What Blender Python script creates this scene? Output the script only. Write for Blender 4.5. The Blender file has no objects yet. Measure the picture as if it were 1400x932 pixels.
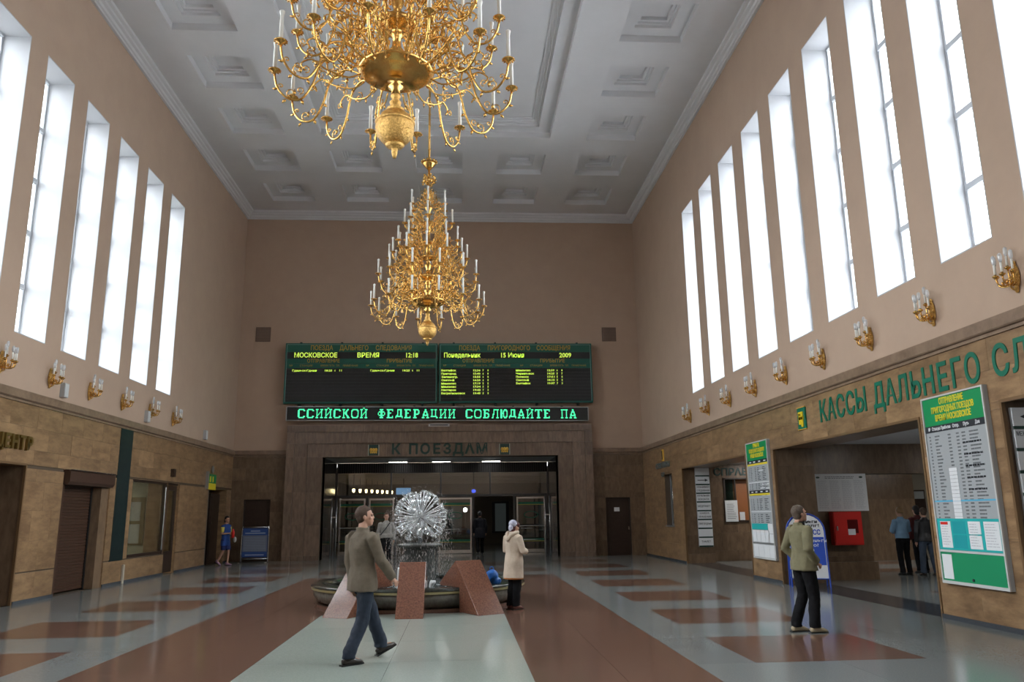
import bpy, bmesh, math, random
from mathutils import Vector, Matrix, Euler, noise
random.seed(7)
PI = math.pi
C = bpy.context.scene.collection
sc = bpy.context.scene

# ------------------------------------------------------------------ camera, sky, exposure
cam = bpy.data.objects.new('camera', bpy.data.cameras.new('camera')); C.objects.link(cam)
F = Vector((0.065482, 0.9746395, 0.21398586)); R_ = Vector((0.99785302, -0.06421826, -0.01285954)); U = Vector((-0.00120839, -0.2143685, 0.97675211))
m = Matrix((R_, U, -F)).transposed().to_4x4(); m.translation = (0, 0, 1.65)
cam.matrix_world = m
cam.data.sensor_width = 36; cam.data.lens = 1082.06 / 1400 * 36; cam.data.clip_end = 300
sc.camera = cam
w = bpy.data.worlds.new('overcast_sky'); sc.world = w; w.use_nodes = True
bg = w.node_tree.nodes['Background']; bg.inputs[0].default_value = (0.96, 0.98, 1.0, 1); 
# overcast sky luminance: (1 + 2 sin(elevation)) / 3
_n = w.node_tree.nodes; _l = w.node_tree.links
_tc = _n.new('ShaderNodeTexCoord'); _sp = _n.new('ShaderNodeSeparateXYZ'); _mr = _n.new('ShaderNodeMapRange')
_mr.inputs[1].default_value = 0; _mr.inputs[2].default_value = 1; _mr.inputs[3].default_value = 7.2; _mr.inputs[4].default_value = 21.6
_l.new(_tc.outputs['Generated'], _sp.inputs[0]); _l.new(_sp.outputs['Z'], _mr.inputs[0]); _l.new(_mr.outputs[0], bg.inputs[1])
vs = sc.view_settings; vs.view_transform = 'Standard'; vs.look = 'None'; vs.gamma = 1; vs.exposure = 0.58; vs.use_curve_mapping = False
sc.cycles.max_bounces = 10; sc.cycles.diffuse_bounces = 6; sc.cycles.transparent_max_bounces = 24
sc.cycles.sample_clamp_indirect = 6
WINP = []            # daylight portals are added with the windows

# ------------------------------------------------------------------ helpers
def mat(name, col, rough=.6, metal=0., var=None, bump=0., scale=8., emit=0., spec=.5, rnd=0., stretch=(1, 1, 1), alpha=None, coat=0.):
    """procedural material: colour + noise variation toward `var`, optional per-object brightness spread and bump"""
    if name in bpy.data.materials: return bpy.data.materials[name]
    M = bpy.data.materials.new(name); M.use_nodes = True; nt = M.node_tree; N = nt.nodes; L = nt.links
    b = N['Principled BSDF']; b.inputs['Roughness'].default_value = rough; b.inputs['Metallic'].default_value = metal
    b.inputs['Specular IOR Level'].default_value = spec; b.inputs['Coat Weight'].default_value = coat
    c4 = (*col, 1); b.inputs['Base Color'].default_value = c4
    if var is not None or bump:
        geo = N.new('ShaderNodeNewGeometry'); mp = N.new('ShaderNodeMapping'); mp.inputs['Scale'].default_value = stretch
        L.new(geo.outputs['Position'], mp.inputs['Vector'])
        nz = N.new('ShaderNodeTexNoise'); nz.inputs['Scale'].default_value = scale; nz.inputs['Detail'].default_value = 6; nz.inputs['Roughness'].default_value = .65
        L.new(mp.outputs[0], nz.inputs['Vector'])
        if rnd:
            oi = N.new('ShaderNodeObjectInfo'); mu = N.new('ShaderNodeMath'); mu.operation = 'MULTIPLY'; mu.inputs[1].default_value = 40
            L.new(oi.outputs['Random'], mu.inputs[0]); L.new(mu.outputs[0], mp.inputs['Location'])
        if var is not None:
            mr = N.new('ShaderNodeMapRange'); mr.inputs[1].default_value = .35; mr.inputs[2].default_value = .65
            L.new(nz.outputs[0], mr.inputs[0])
            mx = N.new('ShaderNodeMix'); mx.data_type = 'RGBA'; mx.inputs[6].default_value = c4; mx.inputs[7].default_value = (*var, 1)
            L.new(mr.outputs[0], mx.inputs[0]); out = mx.outputs[2]
            if rnd:
                hs = N.new('ShaderNodeHueSaturation'); mr2 = N.new('ShaderNodeMapRange'); mr2.inputs[3].default_value = 1 - rnd; mr2.inputs[4].default_value = 1 + rnd
                L.new(oi.outputs['Random'], mr2.inputs[0]); L.new(mr2.outputs[0], hs.inputs['Value']); L.new(out, hs.inputs['Color']); out = hs.outputs[0]
            L.new(out, b.inputs['Base Color'])
        if bump:
            bp = N.new('ShaderNodeBump'); bp.inputs['Strength'].default_value = bump; bp.inputs['Distance'].default_value = .02
            L.new(nz.outputs[0], bp.inputs['Height']); L.new(bp.outputs[0], b.inputs['Normal'])
    if emit:
        b.inputs['Emission Color'].default_value = c4; b.inputs['Emission Strength'].default_value = emit
    return M

def glass(name, col, refl=.08, tint=.9, white=0.):
    M = bpy.data.materials.new(name); M.use_nodes = True; nt = M.node_tree; N = nt.nodes; L = nt.links
    N.remove(N['Principled BSDF']); o = N['Material Output']
    t = N.new('ShaderNodeBsdfTransparent'); t.inputs[0].default_value = (*[c * tint for c in col], 1)
    g = N.new('ShaderNodeBsdfGlossy'); g.inputs['Roughness'].default_value = .03; g.inputs[0].default_value = (1, 1, 1, 1)
    lw = N.new('ShaderNodeLayerWeight'); lw.inputs[0].default_value = .35
    ma = N.new('ShaderNodeMath'); ma.operation = 'MULTIPLY_ADD'; ma.inputs[1].default_value = .6; ma.inputs[2].default_value = refl
    L.new(lw.outputs['Fresnel'], ma.inputs[0])
    mx = N.new('ShaderNodeMixShader'); L.new(ma.outputs[0], mx.inputs[0]); L.new(t.outputs[0], mx.inputs[1]); L.new(g.outputs[0], mx.inputs[2])
    out = mx.outputs[0]
    if white:
        d = N.new('ShaderNodeBsdfDiffuse'); d.inputs[0].default_value = (.9, .93, .95, 1); m2 = N.new('ShaderNodeMixShader'); m2.inputs[0].default_value = white
        L.new(out, m2.inputs[1]); L.new(d.outputs[0], m2.inputs[2]); out = m2.outputs[0]
    L.new(out, o.inputs[0]); return M

def tag(o, label=None, cat=None, group=None, kind=None):
    if label: o['label'] = label
    if cat: o['category'] = cat
    if group: o['group'] = group
    if kind: o['kind'] = kind
    return o
def thing(name, label, cat, loc=(0, 0, 0), rot=(0, 0, 0), group=None):
    o = bpy.data.objects.new(name, None); C.objects.link(o); o.location = loc
    o.rotation_euler = rot if isinstance(rot, tuple) else (0, 0, rot); o.empty_display_size = .1
    return tag(o, label, cat, group)
def link(name, mesh, parent=None, loc=(0, 0, 0), rot=(0, 0, 0), scale=(1, 1, 1)):
    o = bpy.data.objects.new(name, mesh); C.objects.link(o); o.parent = parent; o.location = loc; o.rotation_euler = rot; o.scale = scale
    return o
def copy_tree(o, parent=None):
    c = o.copy(); C.objects.link(c)
    if parent: c.parent = parent
    for ch in list(o.children): copy_tree(ch, c)
    return c

class MB:
    def __init__(s): s.v = []; s.f = []; s.mi = []; s.cur = 0
    def add(s, vs, fs):
        n = len(s.v); s.v += [tuple(v) for v in vs]; s.f += [tuple(i + n for i in f) for f in fs]; s.mi += [s.cur] * len(fs); return s
    def box(s, x0, x1, y0, y1, z0, z1):
        if x0 > x1: x0, x1 = x1, x0
        if y0 > y1: y0, y1 = y1, y0
        if z0 > z1: z0, z1 = z1, z0
        return s.add([(x0, y0, z0), (x1, y0, z0), (x1, y1, z0), (x0, y1, z0), (x0, y0, z1), (x1, y0, z1), (x1, y1, z1), (x0, y1, z1)],
                     [(0, 3, 2, 1), (4, 5, 6, 7), (0, 1, 5, 4), (1, 2, 6, 5), (2, 3, 7, 6), (3, 0, 4, 7)])
    def tube(s, pts, r, n=8, flat=None, cap=True):
        pts = [Vector(p) for p in pts]; k = len(pts)
        rs = r if isinstance(r, (list, tuple)) else [r] * k
        prev = None; V = []
        for i, p in enumerate(pts):
            t = (pts[min(i + 1, k - 1)] - pts[max(i - 1, 0)])
            t = t.normalized() if t.length > 1e-9 else Vector((0, 0, 1))
            if prev is None: a = t.orthogonal().normalized() if abs(t.z) > .9 or flat is None else Vector((0, 0, 1)).cross(t).normalized()
            else: a = (prev - t * prev.dot(t)); a = a.normalized() if a.length > 1e-6 else t.orthogonal().normalized()
            prev = a; b = t.cross(a)
            ra, rb = (rs[i] if isinstance(rs[i], tuple) else (rs[i], rs[i]))
            for j in range(n):
                q = 2 * PI * j / n; V.append(p + a * math.cos(q) * ra + b * math.sin(q) * rb)
        Fs = [(i * n + j, i * n + (j + 1) % n, (i + 1) * n + (j + 1) % n, (i + 1) * n + j) for i in range(k - 1) for j in range(n)]
        if cap: Fs += [tuple(reversed(range(n))), tuple((k - 1) * n + j for j in range(n))]
        return s.add(V, Fs)
    def loft(s, rings, n=20, yaw=0.):
        """rings: (centre, half depth x, half width y); closed"""
        V = []; cy, sy = math.cos(yaw), math.sin(yaw)
        for c, a, b in rings:
            for j in range(n):
                q = 2 * PI * j / n; x = math.cos(q) * a; y = math.sin(q) * b
                V.append((c[0] + x * cy - y * sy, c[1] + x * sy + y * cy, c[2]))
        k = len(rings)
        Fs = [(i * n + j, i * n + (j + 1) % n, (i + 1) * n + (j + 1) % n, (i + 1) * n + j) for i in range(k - 1) for j in range(n)]
        Fs += [tuple(reversed(range(n))), tuple((k - 1) * n + j for j in range(n))]
        return s.add(V, Fs)
    def lathe(s, prof, c=(0, 0, 0), n=24, closed=False):
        V = []; k = len(prof)
        for r, z in prof:
            for j in range(n):
                q = 2 * PI * j / n; V.append((c[0] + r * math.cos(q), c[1] + r * math.sin(q), c[2] + z))
        Fs = [(i * n + j, i * n + (j + 1) % n, (i + 1) * n + (j + 1) % n, (i + 1) * n + j) for i in range(k - 1) for j in range(n)]
        if closed: Fs += [((k - 1) * n + j, (k - 1) * n + (j + 1) % n, (j + 1) % n, j) for j in range(n)]
        else:
            if prof[0][0] > 1e-4: Fs.append(tuple(reversed(range(n))))
            if prof[-1][0] > 1e-4: Fs.append(tuple((k - 1) * n + j for j in range(n)))
        return s.add(V, Fs)
    def ell(s, c, r, n=12, k=8, rot=None):
        c = Vector(c); V = []; M3 = rot or Matrix.Identity(3)
        V.append(c + M3 @ Vector((0, 0, -r[2])))
        for i in range(1, k):
            a = -PI / 2 + PI * i / k
            for j in range(n):
                q = 2 * PI * j / n; V.append(c + M3 @ Vector((r[0] * math.cos(a) * math.cos(q), r[1] * math.cos(a) * math.sin(q), r[2] * math.sin(a))))
        V.append(c + M3 @ Vector((0, 0, r[2]))); last = len(V) - 1
        Fs = [(0, 1 + (j + 1) % n, 1 + j) for j in range(n)]
        Fs += [(1 + i * n + j, 1 + i * n + (j + 1) % n, 1 + (i + 1) * n + (j + 1) % n, 1 + (i + 1) * n + j) for i in range(k - 2) for j in range(n)]
        Fs += [(last, 1 + (k - 2) * n + j, 1 + (k - 2) * n + (j + 1) % n) for j in range(n)]
        return s.add(V, Fs)
    def prism(s, poly, z0, z1, tf=None):
        """polygon (x,y) extruded z0..z1; tf maps the points"""
        tf = tf or (lambda p: p); n = len(poly)
        V = [tf((x, y, z0)) for x, y in poly] + [tf((x, y, z1)) for x, y in poly]
        return s.add(V, [tuple(reversed(range(n))), tuple(range(n, 2 * n))] + [(i, (i + 1) % n, n + (i + 1) % n, n + i) for i in range(n)])
    def mesh(s, name, mats, smooth=False):
        me = bpy.data.meshes.new(name); me.from_pydata(s.v, [], s.f)
        for mm in (mats if isinstance(mats, (list, tuple)) else [mats]): me.materials.append(mm)
        me.polygons.foreach_set('material_index', s.mi)
        bm = bmesh.new(); bm.from_mesh(me); bmesh.ops.recalc_face_normals(bm, faces=bm.faces[:]); bm.to_mesh(me); bm.free()
        if smooth: me.polygons.foreach_set('use_smooth', [True] * len(me.polygons))
        me.update(); return me
    def build(s, name, mats, parent=None, smooth=False, **k):
        return link(name, s.mesh(name, mats, smooth), parent, **k)

def catmull(P, per=5):
    P = [Vector(p) for p in P]; Q = [P[0] * 2 - P[1]] + P + [P[-1] * 2 - P[-2]]; out = []
    for i in range(1, len(Q) - 2):
        a, b, c, d = Q[i - 1:i + 3]
        for j in range(per):
            t = j / per; out.append(.5 * ((2 * b) + (c - a) * t + (2 * a - 5 * b + 4 * c - d) * t * t + (3 * b - a - 3 * c + d) * t ** 3))
    out.append(P[-1]); return out
WS = bpy.data.scenes.new('workshop'); WD = WS.view_layers[0]      # empty side scene so that evaluating one mesh does not touch the hall
def evaluated_mesh(o):
    WS.collection.objects.link(o); WD.update(); dg = WD.depsgraph; dg.update()
    out = bpy.data.meshes.new_from_object(o.evaluated_get(dg)); WS.collection.objects.unlink(o); bpy.data.objects.remove(o); return out
def realise(me, vox, smooth_it=2):
    """voxel-remesh overlapping closed shapes into one continuous surface"""
    o = bpy.data.objects.new('tmp', me)
    r = o.modifiers.new('r', 'REMESH'); r.mode = 'VOXEL'; r.voxel_size = vox; r.use_smooth_shade = True
    if smooth_it:
        q = o.modifiers.new('s', 'SMOOTH'); q.iterations = smooth_it; q.factor = .5
    return evaluated_mesh(o)
_TC = {}
def text_mesh(body, size=1., extrude=.01, bold=0., align='CENTER', width=None, res=2, spacing=1., line=1.):
    cu = bpy.data.curves.new('t', 'FONT'); cu.body = body; cu.size = size; cu.extrude = extrude; cu.offset = bold; cu.align_x = align; cu.align_y = 'CENTER'
    cu.resolution_u = res; cu.space_character = spacing; cu.space_line = line
    me = evaluated_mesh(bpy.data.objects.new('t', cu))
    if width and len(me.vertices):
        xs = [v.co.x for v in me.vertices]; s = width / (max(xs) - min(xs)); x0 = (max(xs) + min(xs)) / 2 if align == 'CENTER' else min(xs)
        for v in me.vertices: v.co.x = (v.co.x - x0) * s
    return me
def text(body, parent, loc, size, m_, name='lettering', rot=(0, 0, 0), **k):
    me = text_mesh(body, size, **k); me.materials.clear(); me.materials.append(m_); me.name = name
    return link(name, me, parent, loc, rot)
FB = (PI / 2, 0, 0); FR = (PI / 2, 0, -PI / 2); FL = (PI / 2, 0, PI / 2)   # faces the camera / on right wall / on left wall

# ------------------------------------------------------------------ materials
plaster = mat('peach_plaster', (.49, .36, .27), .8, var=(.46, .337, .252), scale=1.3, bump=.05)
whitep = mat('white_paint', (.50, .51, .53), .6); framem = mat('grey_frame_paint', (.48, .50, .53), .5)
ceilm = mat('ceiling_paint', (.68, .69, .71), .7, var=(.64, .65, .67), scale=.7)
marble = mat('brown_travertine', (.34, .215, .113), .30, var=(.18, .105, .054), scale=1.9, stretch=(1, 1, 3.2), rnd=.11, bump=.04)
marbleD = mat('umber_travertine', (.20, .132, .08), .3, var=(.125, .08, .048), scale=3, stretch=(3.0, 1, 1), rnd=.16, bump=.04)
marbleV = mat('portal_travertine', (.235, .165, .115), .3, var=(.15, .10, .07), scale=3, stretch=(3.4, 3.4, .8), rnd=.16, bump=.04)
grout = mat('dark_grout', (.10, .07, .045), .8)
trimm = mat('cornice_marble', (.27, .185, .125), .35, var=(.18, .12, .08), scale=4)
greenm = mat('green_serpentine', (.006, .016, .017), .35, var=(.016, .032, .030), scale=9)
darkpol = mat('dark_polished_stone', (.05, .042, .038), .12, var=(.03, .025, .022), scale=5)
f_grey = mat('grey_granite', (.25, .272, .265), .14, spec=.34, var=(.20, .22, .22), scale=60, rnd=.05)
f_red = mat('red_granite', (.195, .11, .078), .14, spec=.34, var=(.135, .076, .058), scale=60, rnd=.06)
f_pale = mat('pale_granite', (.40, .45, .41), .14, spec=.34, var=(.33, .38, .345), scale=50, rnd=.03)
f_dark = mat('dark_granite', (.07, .078, .088), .14, var=(.045, .05, .06), scale=40)
gold = mat('gilded_brass', (.83, .53, .17), .24, 1., var=(.70, .40, .11), scale=30, bump=.15)
goldrough = mat('chased_brass', (.84, .54, .18), .30, 1., var=(.45, .25, .07), scale=45, bump=1.)
goldflat = mat('dull_gold', (.75, .46, .06), .5, .1)
candlem = mat('milky_candle', (.80, .80, .76), .4)
bulbm = glass('clear_bulb', (.9, .93, .95), .12, .95, white=.35)
wood = mat('dark_brown_wood', (.040, .022, .014), .4, var=(.028, .015, .01), scale=6, stretch=(4, 4, 1))
maroon = mat('maroon_marble', (.075, .034, .022), .25, var=(.045, .02, .014), scale=5, rnd=.1)
steel = mat('brushed_steel', (.62, .63, .64), .25, 1.)
alum = mat('aluminium', (.50, .51, .52), .4, .8)
blackm = mat('black_enamel', (.008, .009, .010), .4)
gframe = mat('green_enamel', (.0, .10, .075), .4)
gdark = mat('deep_green_panel', (.004, .11, .072), .45)
glett = mat('green_letter', (.0, .145, .085), .4)
glettD = mat('bottle_green_letter', (.012, .050, .038), .4)
goldlett = mat('ochre_letter', (.50, .33, .04), .5)
boardg = mat('signboard_green', (.0, .27, .085), .4)
yellow = mat('sign_yellow', (.75, .62, .03), .4)
paper = mat('white_paper', (.72, .74, .76), .6)
greyp = mat('grey_print_panel', (.36, .385, .40), .5)
ink = mat('black_ink', (.02, .022, .03), .5)
inkg = mat('faded_ink', (.16, .17, .18), .5)
teal = mat('turquoise_board', (.02, .42, .42), .4)
ledy = mat('yellow_led', (.62, .85, .10), .5, emit=.5)
ledg = mat('green_led', (.08, 1., .45), .5, emit=.8)
redm = mat('red_enamel', (.62, .018, .012), .35)
bluem = mat('royal_blue', (.02, .07, .42), .4)
tubel = mat('fluorescent_tube', (1, .97, .92), .5, emit=10)
warml = mat('warm_lamp', (1, .72, .38), .5, emit=14)
bluel = mat('blue_indicator', (.05, .10, 1), .5, emit=2.5)
winglass = glass('window_glass', (.97, .99, 1), .03, 1.)
darkglass = glass('door_glass', (.75, .8, .78), .10, .8)
water = glass('falling_water', (.97, .99, 1), .04, 1., white=.05)

# ------------------------------------------------------------------ building shell
XL, XR, YB, Y0, ZC, ZM = -8.98, 7.50, 32.3, -5.0, 14.32, 4.02
TH = .60
WT, WB = 11.58, 5.38
winL = [(24.99 - 1.22 - 1.901 * k, 24.99 - 1.901 * k) for k in range(15)]
winR = [(24.89 - 1.23 - 1.931 * k, 24.89 - 1.931 * k) for k in range(15)]
def grid_boxes(mb, u0, u1, v0, v1, holes, put):
    us = sorted({u0, u1, *[x for h in holes for x in h[:2] if u0 < x < u1]}); vs_ = sorted({v0, v1, *[x for h in holes for x in h[2:] if v0 < x < v1]})
    for a, b in zip(us, us[1:]):
        run = None
        for c, d in zip(vs_, vs_[1:]):
            mu_, mv = (a + b) / 2, (c + d) / 2
            free = not any(h[0] < mu_ < h[1] and h[2] < mv < h[3] for h in holes)
            if free: run = (run[0], d) if run else (c, d)
            if (not free) and run: put(a, b, *run); run = None
        if run: put(a, b, *run)
holesL = [(14.9, 17.2, 0, 2.81), (18.8, 21.27, 0, 2.79), (22.68, 25.42, .63, 2.76), (25.42, 26.42, 0, 2.76), (29.4, 31.7, 0, 2.72)]
holesR = [(20.5, 26.62, 0, 3.12), (12.42, 18.65, 0, 3.12), (4.3, 10.46, 0, 3.12), (27.95, 29.0, 1.2, 3.0)]
PX0, PX1 = -5.45, 3.95
holesB = [(PX0, PX1, 0, 3.97), (-8.45, -7.43, 0, 2.35), (5.88, 6.87, 0, 2.27)]
def two_part(u0, u1, holes, put):
    mb.cur = 1; grid_boxes(mb, u0, u1, 0, ZM + .1, holes, put); mb.cur = 0; grid_boxes(mb, u0, u1, ZM + .1, ZC, holes, put)
mb = MB(); two_part(Y0, YB, holesL + [(a, b, WB, WT) for a, b in winL], lambda a, b, c, d: mb.box(XL - TH, XL, a, b, c, d))
wall_left = tag(mb.build('wall_left', [plaster, grout]), kind='structure')
mb = MB(); two_part(Y0, YB, holesR + [(a, b, WB, WT) for a, b in winR], lambda a, b, c, d: mb.box(XR, XR + TH, a, b, c, d))
wall_right = tag(mb.build('wall_right', [plaster, grout]), kind='structure')
mb = MB(); two_part(XL - TH, XR + TH, holesB, lambda a, b, c, d: mb.box(a, b, YB, YB + .5, c, d))
wall_back = tag(mb.build('wall_back', [plaster, grout]), kind='structure')
wall_front = tag(MB().box(XL - TH, XR + TH, Y0 - .5, Y0, 0, ZC).build('wall_front', plaster), kind='structure')

# ---- windows
def window(i, side, a, b):
    x0 = XL if side < 0 else XR; s = side
    W = thing('window_%d' % i, None, None, (0, 0, 0)); W['kind'] = 'structure'
    t = .02
    rv = MB(); d = TH - .05
    rv.box(x0 - s * .002, x0 + s * d, a, a + t, WB, WT).box(x0 - s * .002, x0 + s * d, b - t, b, WB, WT)
    rv.box(x0 - s * .002, x0 + s * d, a + t, b - t, WT - t, WT).box(x0 - s * .002, x0 + s * d, a + t, b - t, WB, WB + t)
    rv.build('reveal', whitep, W)
    fx0, fx1 = x0 + s * (TH - .05), x0 + s * (TH - .003); fr = MB(); g = .06
    fr.box(fx0, fx1, a + t, a + t + g, WB + t, WT - t).box(fx0, fx1, b - t - g, b - t, WB + t, WT - t)
    n = 5; H = (WT - WB - 2 * t) / n
    for k in range(n + 1):
        z = WB + t + k * H; fr.box(fx0 - s * .03, fx1, a + t + g, b - t - g, max(z - .05, WB + t), min(z + .05, WT - t))
    fr.build('window_frame', framem, W)
    for k in range(n):
        z = WB + t + k * H
        MB().box((fx0 + fx1) / 2 - .004, (fx0 + fx1) / 2 + .004, a + t + g, b - t - g, z + .05, z + H - .05).build('pane', winglass, W)
    # daylight portal for the renderer (guides sampling only, gives off no light of its own)
    L = bpy.data.lights.new('daylight_portal', 'AREA'); L.shape = 'RECTANGLE'; L.size = WT - WB; L.size_y = b - a; L.cycles.is_portal = True
    o = bpy.data.objects.new('daylight_portal', L); C.objects.link(o); o.location = (x0 + s * (TH + .02), (a + b) / 2, (WB + WT) / 2); o.rotation_euler = (0, s * PI / 2, 0)
    o.parent = W
i = 1
for a, b in winL: window(i, -1, a, b); i += 1
for a, b in winR: window(i, 1, a, b); i += 1

# ---- ceiling with coffers
CX = -.78; cs = .875
cofX = [CX + 3.0 * k for k in (-2, -1, 0, 1, 2)]
cofs = []
yfar = [31.0 - 2.93 * k for k in range(12)]
for r, yf in enumerate(yfar):
    for c, x in enumerate(cofX):
        if (r >= 2 and c in (1, 2, 3)): continue
        if yf - 1.75 < Y0 + .5: continue
        cofs.append((x - cs, x + cs, yf - 1.75, yf))
BIG = (-4.72, 3.10, 3.2, 25.05)
mb = MB(); grid_boxes(mb, XL - TH, XR + TH, Y0 - .5, YB + .5, cofs + [BIG], lambda a, b, c, d: mb.box(a, b, c, d, ZC, ZC + .6))
ceiling = tag(mb.build('ceiling', ceilm), kind='structure')
def coffer_mesh(w, l, steps, top):
    """steps: (inset, height) pairs going up into the recess"""
    mb = MB(); h0 = 0; i0 = 0
    for ins, h in steps:
        a, b = w / 2 - i0, l / 2 - i0; c, d = w / 2 - ins, l / 2 - ins
        mb.box(-a, a, -b, -d, h, h + .06).box(-a, a, d, b, h, h + .06).box(-a, -c, -d, d, h, h + .06).box(c, a, -d, d, h, h + .06)
        # riser
        t = .012
        mb.box(-a, a, -b, -b + t, h0, h).box(-a, a, b - t, b, h0, h).box(-a, -a + t, -b, b, h0, h).box(a - t, a, -b, b, h0, h)
        i0 = ins; h0 = h
    a, b = w / 2 - i0, l / 2 - i0
    mb.box(-a, a, -b, b, top, top + .05); t = .012
    mb.box(-a, a, -b, -b + t, h0, top).box(-a, a, b - t, b, h0, top).box(-a, -a + t, -b, b, h0, top).box(a - t, a, -b, b, h0, top)
    return mb.mesh('coffer', ceilm)
cm = coffer_mesh(1.748, 1.748, [(.36, .20), (.43, .28), (.50, .34)], .44)
for c in cofs: link('coffer', cm, ceiling, ((c[0] + c[1]) / 2, (c[2] + c[3]) / 2, ZC))
bmz = coffer_mesh(BIG[1] - BIG[0] - .002, BIG[3] - BIG[2] - .002, [(.42, .20), (.50, .28), (.58, .34), (.66, .38)], .42)
link('central_coffer', bmz, ceiling, ((BIG[0] + BIG[1]) / 2, (BIG[2] + BIG[3]) / 2, ZC))
# cornice under the ceiling
cp = [(0, 0), (.07, 0), (.08, .05), (.12, .07), (.135, .14), (.20, .17), (.215, .22), (.29, .25), (.30, .32), (0, .32)]
zc0 = ZC - .32
def sweep(mb, prof, A, B, outn, zb):
    A, B, n = Vector(A), Vector(B), Vector(outn); k = len(prof)
    V = [A + n * p + Vector((0, 0, zb + q)) for p, q in prof] + [B + n * p + Vector((0, 0, zb + q)) for p, q in prof]
    mb.add(V, [tuple(reversed(range(k))), tuple(range(k, 2 * k))] + [(j, (j + 1) % k, k + (j + 1) % k, k + j) for j in range(k)])
for i, (A, B, n) in enumerate([((XL, Y0, 0), (XL, YB, 0), (1, 0, 0)), ((XR, Y0, 0), (XR, YB, 0), (-1, 0, 0)), ((XL, YB, 0), (XR, YB, 0), (0, -1, 0))]):
    mb = MB(); sweep(mb, cp, A, B, n, zc0); tag(mb.build('trim_%d' % (i + 1), ceilm), kind='structure')
# marble string course above the cladding
tp = [(0, 0), (.05, 0), (.05, .035), (.035, .04), (.035, .055), (.07, .06), (.09, .08), (.09, .24), (0, .24)]
for i, (A, B, n) in enumerate([((XL, Y0, 0), (XL, YB, 0), (1, 0, 0)), ((XR, Y0, 0), (XR, YB, 0), (-1, 0, 0)), ((XL, YB, 0), (-6.85, YB, 0), (0, -1, 0)), ((5.37, YB, 0), (XR, YB, 0), (0, -1, 0))]):
    mb = MB(); sweep(mb, tp, A, B, n, ZM); tag(mb.build('trim_%d' % (i + 4), trimm), kind='structure')

# ---- marble cladding: every slab its own piece, joints recessed
_unit = {}
def slab_mesh(m_, nm='marble_slab'):
    if (m_.name, nm) not in _unit: _unit[(m_.name, nm)] = MB().box(0, 1, 0, 1, 0, 1).mesh(nm, m_)
    return _unit[(m_.name, nm)]
def slab(parent, o, u, v, w_, h_, t, m_, nm='marble_slab'):
    u, v = Vector(u), Vector(v); n = u.cross(v)
    ob = link(nm, slab_mesh(m_, nm), parent)
    M = Matrix((u * w_, v * h_, n * t)).transposed().to_4x4(); M.translation = Vector(o)
    ob.matrix_local = M; return ob
def clad(parent, o, u, L_, rows, colw, holes, m_, t=.02, gap=.003, off=True, v=(0, 0, 1), proud=.0):
    o, u, v = Vector(o), Vector(u), Vector(v)
    br = sorted({*rows, *[x for h in holes for x in h[2:] if rows[0] < x < rows[-1]]})
    br = [b for i, b in enumerate(br) if i == 0 or b - br[i - 1] > .03 or b in rows]
    for ri, (v0, v1) in enumerate(zip(br, br[1:])):
        if v1 - v0 < .04: continue
        free = [(0, L_)]; mv = (v0 + v1) / 2
        for h in holes:
            if h[2] < mv < h[3]:
                nf = []
                for a, b in free:
                    if h[1] <= a or h[0] >= b: nf.append((a, b)); continue
                    if h[0] > a: nf.append((a, h[0]))
                    if h[1] < b: nf.append((h[1], b))
                free = nf
        for a, b in free:
            if b - a < .05: continue
            n = max(1, round((b - a) / colw)); w_ = (b - a) / n; cuts = [a + w_ * k for k in range(n + 1)]
            if off and ri % 2 and n > 1: cuts = [a] + [c - w_ / 2 for c in cuts[1:]] + [b]
            for c, d in zip(cuts, cuts[1:]):
                if d - c < .03: continue
                slab(parent, o + u * (c + gap / 2) + v * (v0 + gap / 2), u, v, d - c - gap, v1 - v0 - gap, t + random.uniform(0, .002) + proud, m_)
rows = [0, .60, 1.24, 1.86, 2.46, 3.10, 3.56, ZM]
YC = 8.0
G1 = (21.62 - YC, 22.42 - YC, .6, 4.02)
clad(wall_left, (XL, YC, 0), (0, 1, 0), YB - YC, rows, 1.05, [(a - YC, b - YC, c, d) for a, b, c, d in holesL] + [G1], marble)
slab(wall_left, (XL, 21.62, .6), (0, 1, 0), (0, 0, 1), .8, ZM - .6, .03, greenm, 'green_marble_strip')
# right wall: u runs toward the viewer (-y)
clad(wall_right, (XR, YB, 0), (0, -1, 0), YB - 6., rows, 1.15, [(YB - b, YB - a, c, d) for a, b, c, d in holesR], marble)
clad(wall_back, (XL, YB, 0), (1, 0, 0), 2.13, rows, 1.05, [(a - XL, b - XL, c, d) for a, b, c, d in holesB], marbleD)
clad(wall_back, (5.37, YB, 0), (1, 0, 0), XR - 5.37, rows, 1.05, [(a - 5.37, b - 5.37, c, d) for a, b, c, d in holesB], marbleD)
# thin bronze edge around the wide openings on the right
for k, (a, b, c, d) in enumerate(holesR[:3]):
    e = MB(); q = .045
    e.box(XR - .035, XR + .02, a, a + q, 0, d).box(XR - .035, XR + .02, b - q, b, 0, d).box(XR - .035, XR + .02, a + q, b - q, d - q, d)
    tag(e.build('trim_%d' % (10 + k), mat('bronze_edge', (.20, .12, .06), .35, .3)), kind='structure')

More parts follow.
